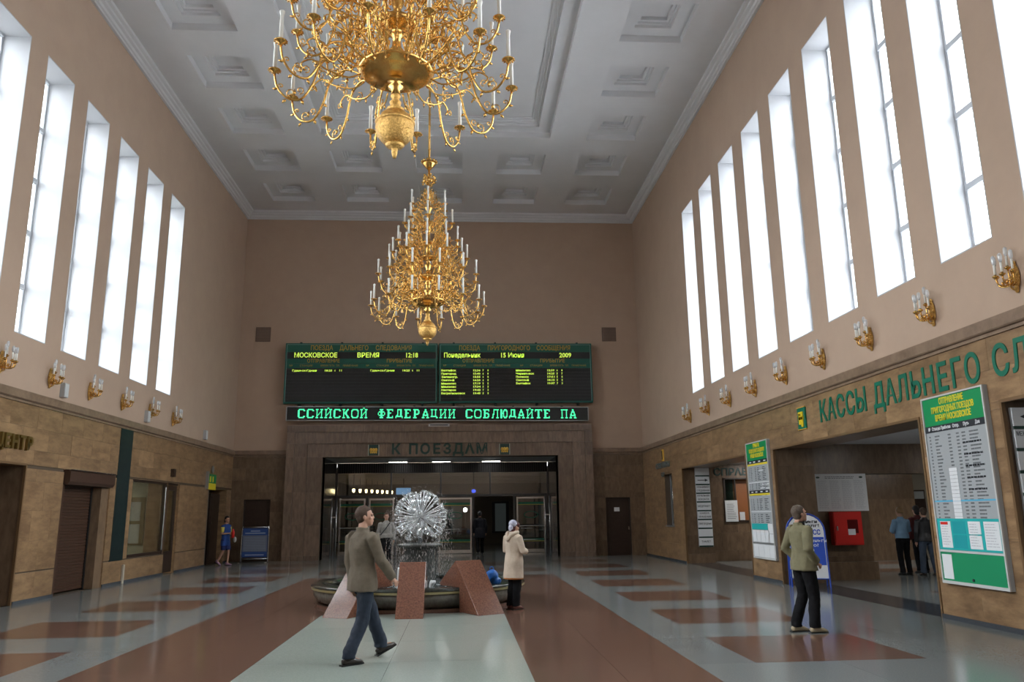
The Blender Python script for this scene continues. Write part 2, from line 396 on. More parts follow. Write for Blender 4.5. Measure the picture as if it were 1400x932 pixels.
# ---- portal to the trains: three stepped frames of travertine
pc = -.74; PY = 31.98
portal = thing('trim_20', None, None); portal['kind'] = 'structure'
zones = [(6.11, 5.22, PY), (5.80, 4.95, PY + .06), (5.30, 4.50, PY + .12), (4.71, 3.97, PY + .3)]
core = MB()
for (w0, h0, y0), (w1, h1, _) in zip(zones, zones[1:]):
    core.box(pc - w0, pc - w1, y0 + .03, YB, 0, h0).box(pc + w1, pc + w0, y0 + .03, YB, 0, h0).box(pc - w1, pc + w1, y0 + .03, YB, h1, h0)
core.build('core', grout, portal)
for zi, ((w0, h0, y0), (w1, h1, _)) in enumerate(zip(zones, zones[1:])):
    hole = [(w0 - w1, w0 + w1, -1, h1)]
    rws = [0, .18, 1.35, 2.6, 3.97] + [h for h in (4.50, 4.95, 5.22) if 3.97 < h <= h0]
    if zi == 2: rws = [0, .18, 1.35, 2.6, 3.97, 4.5]
    rws = [r for r in rws if r <= h0]
    clad(portal, (pc - w0, y0 + .03, 0), (1, 0, 0), 2 * w0, rws, .62 if zi == 2 else 1.5, hole, marbleV, t=.03, off=False)

# ---- floor
floor = tag(MB().box(XL - 4, 20, Y0 - .5, 60, -.3, -.012).build('floor', grout), kind='structure')
def paves(x0, x1, y0, y1, m_, nx, ny, gap=.004):
    dx, dy = (x1 - x0) / nx, (y1 - y0) / ny
    for i in range(nx):
        for j in range(ny):
            slab(floor, (x0 + i * dx + gap / 2, y0 + j * dy + gap / 2, -.012), (1, 0, 0), (0, 1, 0), dx - gap, dy - gap, .012, m_, 'granite_slab')
rr = [9.2 + 3.22 * k for k in range(-4, 7)]
BR0, BR1, BR2, BR3 = -4.22, -2.37, .76, 2.62
YE = 23.0; YP = 14.42
ys = 3.2
paves(BR0, BR1, -4, YE, f_red, 2, 14); paves(BR2, BR3, -4, YE, f_red, 2, 14)
paves(BR1, BR2, -4, YP, f_pale, 2, 12); paves(BR1, BR2, YP, YE, f_red, 2, 5)
for s_, x0, x1, e0, e1 in ((-1, -6.96, -4.97, XL, BR0), (1, 3.30, 5.28, BR3, XR)):
    for y in rr:
        y1 = min(y + 1.9, 30)
        paves(x0, x1, y, y1, f_red, 2, 1)
        paves(e0, x0, y, y1, f_grey, 1, 1); paves(x1, e1, y, y1, f_grey, 1, 1)
        paves(e0, e1, y1, min(y + 3.22, YB), f_grey, 3, 1)
for (x0, x1) in ((BR0, BR0 + 1.7), (BR2 + .1, BR3)):
    for y in (24.3, 27.5): paves(x0, x1, y, y + 1.7, f_red, 1, 1)
for y0_, y1_ in ((YE, 24.3), (26.0, 27.5), (29.2, 32.3)): paves(BR0, BR3, y0_, y1_, f_grey, 4, 1)
for y in (24.3, 27.5): paves(BR0 + 1.7, BR2 + .1, y, y + 1.7, f_grey, 2, 1)
paves(XL, BR0, rr[-1] + 3.22, YB, f_grey, 2, 1); paves(BR3, XR, rr[-1] + 3.22, YB, f_grey, 2, 1)
paves(XR, XR + .95, 4, 32.3, f_dark, 1, 12)
paves(XR + .95, 20, 4, 32.3, f_grey, 4, 8)
for y in (11.4, 15.2, 21.6, 24.6):
    slab(floor, (9.6, y, -.001), (1, 0, 0), (0, 1, 0), 4.5, 1.2, .004, f_red, 'granite_slab')
paves(PX0, PX1, 32.3, 46, f_grey, 4, 7)
tag(MB().box(-80, 90, -60, 110, -.6, -.31).build('ground', mat('asphalt', (.12, .12, .12), .9)), kind='structure')
# thin dark skirting along both walls
for k, (x0, x1, segs) in enumerate([(XL + .02, XL + .05, [(8, 14.9), (17.2, 18.8), (21.27, 25.42), (26.42, 29.4), (31.7, YB)]), (XR - .05, XR - .02, [(6, 12.42 - 1.96), (10.46, 12.42), (18.65, 20.5), (26.62, YB)])]):
    if k: segs = [(10.46, 12.42), (18.65, 20.5), (26.62, YB)]
    b_ = MB()
    for a, b in segs: b_.box(x0, x1, a, b, 0, .07)
    tag(b_.build('baseboard_' + ('right' if k else 'left'), f_dark), kind='structure')

# ------------------------------------------------------------------ right aisle behind the openings
ZA = 3.27; XA = XR + .95
olive = mat('olive_wall', (.14, .145, .07), .7); beige = mat('beige_wall', (.34, .30, .235), .8)
mb = MB()
for (a, b) in ((10.46, 12.42), (18.65, 20.5), (26.62, YB)): mb.box(XR + TH, XA, a + .02, b - .02, 0, 3.12)
mb.box(XR + TH, XA, 4.3, YB, 3.12, 4.0)
mb.box(XA, 20, 27.52, 27.9, 0, ZA)                       # wall A with the enquiry window
aisle = tag(MB().build('wall_aisle', grout), kind='structure') if False else None
holesA = [(9.16, 10.9, 1.33, 2.80)]
mb2 = MB(); grid_boxes(mb2, XA, 20, 0, ZA, holesA, lambda a, b, c, d: mb2.box(a, b, 27.52, 27.92, c, d))
wallA = tag(mb2.build('wall_enquiry', grout), kind='structure')
mb2 = MB(); grid_boxes(mb2, XA, 19.98, 0, ZA, [(10.12, 12.9, 0, 2.53)], lambda a, b, c, d: mb2.box(a, b, 19.47, 19.97, c, d))
wallB = tag(mb2.build('wall_ticket', grout), kind='structure')
piers = MB()
for (a, b) in ((10.46, 12.42), (18.65, 20.5), (26.62, YB)): piers.box(XR + TH, XA - .02, a + .02, b - .02, 0, 3.12)
piers.box(XR + TH, XA - .02, 4.3, YB, 3.13, 4.0)
piers = tag(piers.build('wall_piers', grout), kind='structure')
# aisle ceiling, outer wall, ends
ac = tag(MB().box(XA, 20.2, 4, 30, ZA, ZA + .2).build('ceiling_aisle', mat('grey_ceiling', (.62, .63, .66), .7)), kind='structure')
tag(MB().box(20, 20.3, 4, 31, 0, ZA).build('wall_outer', beige), kind='structure')
tag(MB().box(XR + TH, 20.2, 3.6, 4, 0, ZA + .2).build('wall_near', beige), kind='structure')
fw = MB().box(13.0, 15.3, 26.3, 26.7, 0, ZA).build('wall_ticket_hall', grout); tag(fw, kind='structure')
tag(MB().box(15.3, 20, 27.0, 27.5, 0, ZA).build('wall_beige', beige), kind='structure')
# cladding of the faces one can see
rA = [0, .3, .9, 1.5, 2.1, 2.7, 3.12]
for (a, b) in ((10.46, 12.42), (18.65, 20.5), (26.62, YB)):
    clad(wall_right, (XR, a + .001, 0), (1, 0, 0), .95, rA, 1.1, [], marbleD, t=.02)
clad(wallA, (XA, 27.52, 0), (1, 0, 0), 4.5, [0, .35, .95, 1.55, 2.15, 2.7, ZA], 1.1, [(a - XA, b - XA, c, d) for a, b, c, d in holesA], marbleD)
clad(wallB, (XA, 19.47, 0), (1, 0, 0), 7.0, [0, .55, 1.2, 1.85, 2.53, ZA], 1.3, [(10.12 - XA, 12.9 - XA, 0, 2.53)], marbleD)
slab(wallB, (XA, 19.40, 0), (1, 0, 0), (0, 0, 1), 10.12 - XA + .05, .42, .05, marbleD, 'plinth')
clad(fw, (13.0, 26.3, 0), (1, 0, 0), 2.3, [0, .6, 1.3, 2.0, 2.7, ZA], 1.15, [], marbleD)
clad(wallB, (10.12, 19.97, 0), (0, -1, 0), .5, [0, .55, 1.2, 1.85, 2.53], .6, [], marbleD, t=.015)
for k, (x, y) in enumerate([(11, 8.2), (11, 15.6), (14.5, 15.6), (11.5, 24.0), (15.5, 23.4), (10.5, 26.3)]):  # light fittings added out of view to brighten the aisle
    t = thing('ceiling_light', 'unseen ceiling light added to brighten the side aisle, %s' % ['nearest the viewer', 'in front of the red cabinet', 'right of the red cabinet', 'behind the couple', 'farther right behind the couple', 'before the enquiry window'][k], 'ceiling light', (x, y, ZA), group='added aisle lights')
    MB().box(-.65, .65, -.16, .16, -.05, -.002).build('housing', whitep, t)
    MB().box(-.6, .6, -.12, .12, -.062, -.05).build('diffuser', mat('added_aisle_glow', (1, .97, .93), .5, emit=26), t)
# enquiry window in wall A
t = thing('enquiry_window', 'enquiry counter window with orange-brown screen under grey lettering', 'window', (9.16, 27.5, 1.33))
fr = MB(); W_, H_ = 1.74, 1.47
fr.box(0, W_, -.05, .1, -.04, .03).box(0, W_, -.03, .06, H_ - .05, H_).box(0, .06, -.03, .06, 0, H_).box(.40, .44, -.01, .05, 0, H_)
fr.build('window_frame', wood, t)
MB().box(.06, .40, .02, .03, .03, H_ - .05).build('side_pane', darkglass, t)
MB().box(.44, W_, .34, .40, 0, H_).build('screen', mat('orange_wood', (.30, .10, .022), .45), t)
MB().box(.06, .44, .30, .34, 0, H_).build('green_curtain', mat('dark_green_cloth', (.02, .06, .045), .8), t)
pn = MB().box(0, .44, -.06, -.05, -.02, .70).build('notice', paper, t)
for k in range(9): MB().box(.06, random.uniform(.28, .4), -.0615, -.06, .08 + k * .06, .095 + k * .06).build('print_line', inkg, pn)
MB().box(.52, .70, .0, .01, .03, .30).build('small_notice', paper, t)
text('СПРАВОЧНОЕ', tag(thing('sign_lettering', 'dark grey enquiry lettering above the counter window in the aisle', 'sign', (10.1, 27.49, 2.99)), None), (0, 0, 0), .34, glettD, rot=FB, extrude=.02, bold=.008, width=2.5)
# small deep window in the right wall beyond the first opening
wn = thing('wall_window', 'narrow barred window set deep in the right wall beside the corner', 'window', (XR, 28.47, 1.2))
q = MB(); q.box(.18, .24, -.52, -.46, 0, 1.8).box(.18, .24, .46, .52, 0, 1.8).box(.18, .24, -.46, .46, 1.74, 1.8).box(.18, .24, -.46, .46, 0, .06).box(-.06, .24, -.56, .56, -.05, 0)
q.build('window_frame', alum, wn); MB().box(.2, .22, -.46, .46, .06, 1.74).build('pane', darkglass, wn)
for yy in (-.2, .1): MB().tube([(.15, yy, .05), (.15, yy, 1.75)], .02, 8).build('chrome_bar', steel, wn, smooth=True)
MB().box(.4, .6, -.55, .55, 0, 1.8).build('backing', mat('dim_interior', (.10, .10, .10), .9), wn)

seal = MB()  # unseen plates added behind the recesses to keep daylight from leaking in
for a, b, h in ((14.7, 17.4, 3.0), (18.6, 21.5, 3.0), (29.2, 31.9, 3.0)): seal.box(XL - TH - .3, XL - TH - .002, a, b, -.1, h)
tag(seal.build('light_seal', grout), kind='structure')
tag(MB().box(-8.7, -7.2, YB + .502, YB + .7, -.1, 2.6).box(5.6, 7.1, YB + .502, YB + .7, -.1, 2.6).box(XR + TH + .002, XA - .03, 27.8, 29.2, 1.0, 1.19).build('light_seal_end', grout), kind='structure')  # more unseen plates added against light leaks, behind the end openings
for a, b, c, d in holesL:
    slab(wall_left, (XL - TH + .02, b - .001, c), (0, 0, 1), (1, 0, 0), d - c, TH - .025, -.012, marble, 'reveal_slab'); slab(wall_left, (XL - TH + .02, a + .001, c), (0, 0, 1), (1, 0, 0), d - c, TH - .025, .012, marble, 'reveal_slab')
    slab(wall_left, (XL - TH + .02, a + .02, d - .013), (1, 0, 0), (0, 1, 0), TH - .025, b - a - .04, .012, marble, 'reveal_slab')
for a, b, c, d in holesR[:3]:
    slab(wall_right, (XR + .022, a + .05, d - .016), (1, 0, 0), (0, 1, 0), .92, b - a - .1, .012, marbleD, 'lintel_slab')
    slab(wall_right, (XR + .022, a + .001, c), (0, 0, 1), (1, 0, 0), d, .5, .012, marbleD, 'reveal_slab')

# ------------------------------------------------------------------ left wall recesses
rec = MB()
# recess 1
r1 = thing('door_4', None, None, (XL, 14.9, 0)); r1['kind'] = 'structure'
MB().box(-.56, -.50, 0, 2.3, 0, 2.81).build('door_leaf', marbleD, r1)
for s0 in ((0, 1.15), (1.15, 2.3)):
    for z0 in ((.1, .95), (1.05, 2.0), (2.1, 2.75)): MB().box(-.5, -.48, s0[0] + .06, s0[1] - .06, *z0).build('panel', maroon, r1)
e = MB(); e.box(-.02, .03, 2.255, 2.30, 0, 2.81).box(-.02, .03, 0, 2.255, 2.765, 2.81).build('edge_trim', mat('bronze_edge', (.2, .12, .06)), r1)
MB().box(-.48, -.0, 2.27, 2.285, 0, 2.76).build('reveal_slab', marbleD, r1)
# shutter
s1 = thing('roller_shutter', 'closed brown roller shutter with a shiny box along its top', 'shutter', (XL + .18, 18.8, 0))
cu = MB(); n = 34
P = []
for k in range(n):
    z = .03 + k * (2.44 / n); P += [(-.44, z), (-.425, z + .012), (-.425, z + .055), (-.44, z + .068)]
P += [(-.47, 2.47), (-.47, .03)]
cu.prism([(a, b) for a, b in P], .16, 2.0, lambda p: (p[0], p[2], p[1])); cu.build('slat_curtain', mat('shutter_brown', (.060, .030, .019), .38), s1)
MB().box(-.47, -.19, .015, .16, 0, 2.45).build('guide_rail', mat('shutter_brown', (.06, .03, .019)), s1)
MB().box(-.47, -.40, 2.0, 2.06, 0, 2.45).build('guide_rail', blackm, s1)
MB().box(-.46, -.19, 2.06, 2.455, 0, 2.44).build('reveal_slab', marbleD, s1)
MB().prism([(-.47, 2.45), (-.08, 2.45), (-.03, 2.52), (-.03, 2.74), (-.08, 2.775), (-.47, 2.775)], .03, 2.43, lambda p: (p[0], p[2], p[1])).build('shutter_box', mat('shutter_brown', (.06, .03, .019)), s1)
MB().box(-.16, -.025, .03, 2.43, 2.776, 2.79).build('bright_strip', steel, s1)
# glazed office front
o1 = thing('office_front', 'brown framed shop window and narrow glazed door in the left wall', 'shopfront', (XL + .11, 22.68, 0))
fr = MB(); fr.box(-.22, -.14, 0, 2.74, .63, .71).box(-.22, -.14, 0, 3.74, 2.68, 2.76).box(-.22, -.14, 0, .06, .71, 2.68).box(-.22, -.12, 2.64, 2.74, 0, 2.68)
fr.build('window_frame', wood, o1)
MB().box(-.185, -.175, .06, 2.64, .71, 2.68).build('pane', glass('office_glass', (.95, .97, .93), .06, .95), o1)
dr = MB(); dr.box(-.21, -.15, 2.76, 2.90, .05, 2.66).box(-.21, -.15, 3.50, 3.66, .05, 2.66).box(-.21, -.15, 2.90, 3.50, .05, .68).box(-.21, -.15, 2.90, 3.50, 2.52, 2.66)
dob = dr.build('door', wood, o1); MB().box(-.185, -.175, 2.90, 3.50, .68, 2.52).build('pane', bpy.data.materials['office_glass'], dob)
MB().tube([(-.14, 2.84, 1.0), (-.10, 2.84, 1.0), (-.10, 2.95, 1.0)], .012, 6).build('handle', steel, dob)
MB().tube([(-.12, 2.62, .75), (-.12, 2.62, 2.6)], .015, 6).build('chrome_post', steel, o1)
rm = MB(); rm.box(-13, -12.8, 22.0, 29.0, 0, 3).box(-13, XL - TH, 26.9, 27.1, 0, 3).box(-13, XL - TH, 21.8, 22.0, 0, 3).box(-13, XL - TH, 22, 27, 3, 3.1)
tag(rm.build('wall_office', mat('office_wall', (.50, .50, .38), .8)), kind='structure')
t = thing('ceiling_light', 'small lamp inside the office behind the left shop window', 'ceiling light', (-11, 24.3, 3.0)); MB().box(-.3, .3, -.6, .6, -.06, -.005).build('diffuser', mat('office_lamp', (1, .98, .9), .5, emit=14), t)
nb = thing('notice_board', 'wooden framed notice board with pinned sheets inside the office', 'notice board', (-10.9, 26.88, 1.6))
MB().box(-.75, .75, -.04, .0, -.75, .75).build('frame', mat('ochre_wood', (.22, .16, .06), .5), nb)
for (x, z) in ((-.42, .3), (.35, .3), (-.38, -.38), (.36, -.4)): MB().box(x - .27, x + .27, -.05, -.04, z - .3, z + .3).build('sheet', mat('grey_sheet', (.5, .5, .47), .7), nb)
# dark doorway near the corner
d1 = thing('door_3', None, None, (XL, 29.4, 0)); d1['kind'] = 'structure'
MB().box(-.45, -.39, 0, 1.15, 0, 2.7).build('door_leaf', blackm, d1)  # black sheet standing in for the darkness of the open doorway
lf = MB().box(-.30, -.24, 1.15, 2.28, 0, 2.55).build('door_leaf', wood, d1)
for z0 in ((.2, .9), (1.05, 1.75), (1.9, 2.45)): MB().box(-.24, -.225, 1.27, 2.16, *z0).build('door_panel', wood, lf)
MB().ell((-.21, 1.25, 1.5), (.03, .03, .03)).build('door_knob', steel, lf)
MB().box(-.05, .02, 0, .05, 0, 2.7).build('door_frame', mat('pale_jamb', (.15, .17, .18), .5), d1)
sg = thing('hanging_sign', 'small green and yellow pictogram sign above the dark doorway', 'sign', (XL, 29.5, 2.9), FL)
MB().box(-.45, .45, -.02, .30, .02, .10).build('green_panel', boardg, sg); MB().box(-.45, .45, -.24, -.02, .02, .10).build('yellow_panel', yellow, sg)
MB().box(-.50, -.45, -.24, .38, 0, .12).build('bracket', alum, sg); MB().lathe([(.001, 0), (.13, 0), (.13, .02), (.001, .02)], n=16).build('round_emblem', alum, sg, loc=(.12, .48, .05), smooth=False)
MB().box(-.3, -.18, .02, .22, .10, .11).box(.0, .12, .02, .22, .10, .11).build('pictogram', yellow, sg)
# end wall doors
for k, (x0, x1, h) in enumerate(((-8.45, -7.43, 2.35), (5.88, 6.87, 2.27))):
    d = thing('door_%d' % (k + 1), None, None, (x0, YB, 0)); d['kind'] = 'structure'
    w_ = x1 - x0
    lf = MB().box(.03, w_ - .03, .08, .13, 0, h - .03).build('door_leaf', wood, d)
    for z0, z1 in ((.12, .60), (.70, 1.05), (1.15, h - .15)): MB().box(.12, w_ - .12, .068, .08, z0, z1).build('door_panel', wood, lf)
    MB().box(0, .03, .02, .13, 0, h).box(w_ - .03, w_, .02, .13, 0, h).box(.03, w_ - .03, .02, .13, h - .03, h).build('door_frame', mat('dark_frame', (.02, .012, .009), .5), d)
    if k: MB().box(.34, .56, .058, .067, 1.72, 1.88).build('notice', paper, lf)
    MB().box(w_ - .10, w_ - .07, .04, .068, 1.0, 1.12).build('door_handle', steel, lf)
    clad(wall_back, (x0 - .12, YB - .02, h), (1, 0, 0), w_ + .24, [0, .28], 2, [], marbleD, t=.012)
# little things on the walls
for k, (y, x, r) in enumerate(((18.34, XL, 1), (23.22, XL, 1), (28.53, XL, 1))):
    t = thing('wall_speaker', ['small grey wall speaker near the first wall lamps on the left', 'small grey wall speaker between the fourth and fifth left wall lamps', 'small grey wall speaker close to the left back corner'][k], 'speaker', (x, y, 4.52), group=None)
    MB().box(0, .10, -.10, .10, -.16, .16).build('housing', mat('speaker_grey', (.42, .43, .43), .6), t)
    MB().box(.10, .108, -.085, .085, -.14, .14).build('grille', mat('speaker_cloth', (.55, .57, .57), .8), t)
for k, x in enumerate((-8.07, 6.28)):
    t = thing('vent_grille', ['square vent grille high on the end wall, left of the departure board', 'square vent grille high on the end wall, right of the departure board'][k], 'vent', (x, YB, 9.0 if k == 0 else 9.03))
    MB().box(-.30, .30, -.02, 0, -.30, .30).build('frame', mat('vent_brown', (.15, .105, .08), .7), t)
    for j in range(9): MB().box(-.27, .27, -.035, -.02, -.27 + j * .062, -.245 + j * .062).build('louvre', mat('vent_slat', (.26, .18, .135), .7), t)
t = thing('skirting_post', 'short white plastic cable cover standing at the foot of the green marble strip', 'cable cover', (XL + .03, 22.45, 0)); MB().box(0, .05, -.04, .04, 0, .48).build('cover', mat('cream_plastic', (.5, .45, .36), .5), t)
t = thing('junction_box', 'small dark box on the left wall above the glazed office door', 'box', (XL + .02, 25.6, 3.05)); MB().box(0, .10, -.10, .10, -.12, .12).build('housing', wood, t)
t = thing('wall_letters', 'gold letters on the left wall above the maroon entrance', 'sign', (XL + .05, 16.0, 3.19), FL)
for k, ch in enumerate('ЦЕНТР'): text(ch, t, (1.12 - (4 - k) * .275, 0, 0), .37, mat('bronze_letter', (.20, .13, .035), .35, .6), name='letter', extrude=.03, bold=.012)

# ------------------------------------------------------------------ inside the portal
jm = MB().box(PX0 - .5, PX0, 32.3, 36.4, 0, 4.1).box(PX1, PX1 + .5, 32.3, 36.4, 0, 4.1).build('wall_vestibule', darkpol); tag(jm, kind='structure')
tag(MB().box(PX0 - .5, PX1 + .5, 32.8, 36.4, 3.97, 4.15).build('ceiling_vestibule', mat('dim_ceiling', (.32, .33, .34), .5)), kind='structure')
t = thing('grille_band', 'dark ribbed band above the glass screen of the exit', 'grille', (0, 36.0, 3.52))
g = MB(); g.box(PX0 + .01, PX1 - .01, 0, .1, 0, .44).build('backing', blackm, t)
g = MB()
for k in range(93): x = PX0 + .05 + k * .1; g.box(x, x + .045, -.04, 0, 0, .44)
tag(g.build('ribs', mat('dark_rib', (.03, .03, .032), .3)), kind='stuff')
bpy.data.objects['ribs'].parent = t
for k, x in enumerate((-2.65, -.80, 1.35)):
    t = thing('ceiling_light', ['left', 'middle', 'right'][k] + ' one of three lit strip lights under the portal soffit', 'ceiling light', (x, 34.6, 3.96), group=None)
    MB().box(-.40, .40, -.12, .12, -.05, 0).build('housing', blackm, t); MB().box(-.38, .38, -.10, .10, -.062, -.05).build('diffuser', tubel, t)
gs = thing('glass_screen', 'tall glass screen with steel posts closing the exit portal', 'glass screen', (0, 36.0, 0))
mull = [PX0 + .02, -3.05, -.85, 1.35, PX1 - .02]
g = MB()
for x in mull: g.box(x - .035, x + .035, -.03, .05, 2.56, 3.52)
g.box(PX0, PX1, -.04, .06, 2.46, 2.56).build('steel_frame', mat('dark_steel', (.10, .105, .11), .3, .8), gs)
for a, b in zip(mull, mull[1:]): MB().box(a + .035, b - .035, 0, .012, 2.56, 3.5).build('pane', darkglass, gs)
stripe_g = mat('green_stripe', (.0, .13, .07), .4); stripe_y = mat('yellow_stripe', (.35, .33, .04), .5)
def door_leaf(x0, x1, y, label):
    d = thing('glass_door', label, 'door', (x0, y, 0)); w_ = x1 - x0
    f = MB(); f.box(0, .07, -.03, .03, .02, 2.42).box(w_ - .07, w_, -.03, .03, .02, 2.42).box(.07, w_ - .07, -.03, .03, .02, .16).box(.07, w_ - .07, -.03, .03, 2.34, 2.42)
    f.build('door_frame', steel, d); MB().box(.07, w_ - .07, -.006, .006, .16, 2.34).build('pane', darkglass, d)
    for z in (2.10, .52):
        MB().box(.07, w_ - .07, -.014, -.008, z, z + .09).build('green_stripe', stripe_g, d); MB().box(.07, w_ - .07, -.014, -.008, z - .035, z - .01).build('yellow_stripe', stripe_y, d)
    cx = w_ / 2; r = MB(); pts = [(cx + .30 * math.cos(a * PI / 12), -.014, 1.64 + .14 * math.sin(a * PI / 12)) for a in range(25)]
    r.tube(pts, .016, 5, cap=False).build('oval_ring', stripe_g, d)
    MB().tube([(w_ * .12, -.09, 1.05), (w_ * .88, -.09, 1.05)], .02, 8).build('push_bar', steel, d, smooth=True)
door_leaf(-5.30, -4.15, 36.0, 'glass exit door at the far left of the glazed screen'); door_leaf(-4.0, -2.9, 36.0, 'glass exit door second from left in the glazed screen')
door_leaf(-.93, .53, 36.0, 'glass exit door seen just right of the water ball')
door_leaf(2.52, 3.80, 36.0, 'glass exit door at the right end of the glazed screen')
g = MB()
for x in (-5.42, -4.07, -2.82, -1.0, .6, 2.42, 3.88): g.box(x - .04, x + .04, -.05, .05, 0, 2.46)
g.build('door_posts', mat('dark_steel', (.1, .105, .11), .3, .8), gs)
for k, (a, b) in enumerate(((-5.30, -3.9), (2.45, 3.85))):
    t = thing('guard_rail', ['bright chrome guard rail on the left of the exit', 'bright chrome guard rail on the right of the exit'][k], 'rail', (0, 34.6, 0))
    MB().tube(catmull([(a, 0, 0), (a, 0, 1.1), (a + .06, 0, 1.17), (b - .06, 0, 1.17), (b, 0, 1.1), (b, 0, 0)], 4), .025, 8).build('rail', steel, t, smooth=True)
    MB().tube([(a, 0, .6), (b, 0, .6)], .018, 6).build('mid_rail', steel, t, smooth=True)
for k, x in enumerate((PX1 - .3, PX0 + .3)):
    t = thing('chrome_post', ['tall chrome poles at the right jamb of the exit', 'tall chrome poles at the left jamb of the exit'][k], 'post', (x, 33.6, 0))
    for dx in (-.1, .1): MB().tube([(dx, 0, 0), (dx, 0, 2.4)], .03, 10).build('pole', steel, t, smooth=True)
    MB().box(-.14, .14, -.02, .02, 1.6, 1.66).build('crosspiece', steel, t)
# the passage beyond the glass
tag(MB().box(-9, PX0 - 1.5, 36.4, 48, 0, 4).box(7.5, 9, 36.4, 48, 0, 4).box(-9, 9, 48, 48.3, 0, 4).box(PX1 + .5, 9, 36.4, 36.6, 0, 4).box(-9, PX0 - .5, 36.4, 36.6, 0, 4).build('wall_passage', mat('passage_wall', (.10, .085, .065), .5)), kind='structure')
tag(MB().box(-9, 9, 36.4, 48, 3.62, 3.8).build('ceiling_passage', mat('passage_ceiling', (.42, .34, .24), .7)), kind='structure')
tag(MB().box(-7, 7.5, 46, 48, -.012, 0).box(-7, PX0, 36.4, 46, -.012, 0).box(PX1, 7.5, 36.4, 46, -.012, 0).build('floor_passage', f_grey), kind='structure')
for k in range(8):
    t = thing('wall_lamp', 'warm hanging lamp behind the glass, %s in the receding row at upper left' % ['nearest', 'second nearest', 'third', 'fourth', 'fifth', 'sixth', 'seventh', 'farthest'][k], 'lamp', (-4.95 + .15 * k, 38.0 + k * 1.22, 2.84 + .02 * k), group='warm passage lamps')
    MB().lathe([(.02, -.09), (.05, -.07), (.065, .06), (.04, .08)], n=12).build('lamp_shade', warml, t, smooth=True)
    MB().box(-.02, .02, -.02, .02, .10, .75 - .02 * k).build('stem', wood, t)
    MB().box(-6.5, 7.2, 38.3 + k * 1.22, 38.6 + k * 1.22, 3.45, 3.62).build('ceiling_rib', mat('passage_ceiling', (.42, .34, .24)), bpy.data.objects['ceiling_passage'])
mon = thing('monitor', 'hanging monitor with pale blue screen beyond the glass', 'monitor', (-2.8, 40.35, 2.85)); MB().box(-.42, .42, 0, .1, -.22, .22).build('housing', blackm, mon)
MB().box(-.36, .36, -.01, 0, -.16, .16).build('screen', mat('monitor_blue', (.25, .5, .9), .4, emit=.8), mon); MB().box(-.03, .03, .03, .07, .22, .76).build('bracket', blackm, mon)
t = thing('indicator_light', 'small blue indicator light above the exit doors', 'light', (.63, 37.0, 2.72)); MB().ell((0, 0, 0), (.10, .05, .08)).build('lens', bluel, t, smooth=True); MB().box(-.03, .03, 0, .05, .06, .90).build('bracket', blackm, t)
t = thing('flash_glint', 'glowing disc imitating a flash reflection in the middle glass door', 'lamp', (.24, 36.4, 1.88)); MB().lathe([(.0, 0), (.07, 0), (.09, .06), (.05, .14), (0, .14)], n=16).build('glint_disc', mat('glint_white', (1, 1, 1), .5, emit=40), t, rot=(-PI / 2, 0, 0)); MB().tube([(0, .05, -.02), (0, .05, -1.88)], .015, 6).build('pole', steel, t)  # glowing disc in place of a flash reflection on the glass, no lamp hangs here
for k in range(5):
    t = thing('exit_window', 'narrow dim window at the far end of the passage, %s from the left' % ['first', 'second', 'third', 'fourth', 'fifth'][k], 'window', (-5.4 + k * 2.6, 47.96, 1.5), group='far passage windows')
    MB().box(-.5, .5, -.04, 0, -.9, .9).build('window_frame', blackm, t)
    MB().box(-.32, .32, -.05, -.04, -.8, .8).build('pane', mat('dusk_pane', (.16, .2, .2), .4, emit=.05), t)

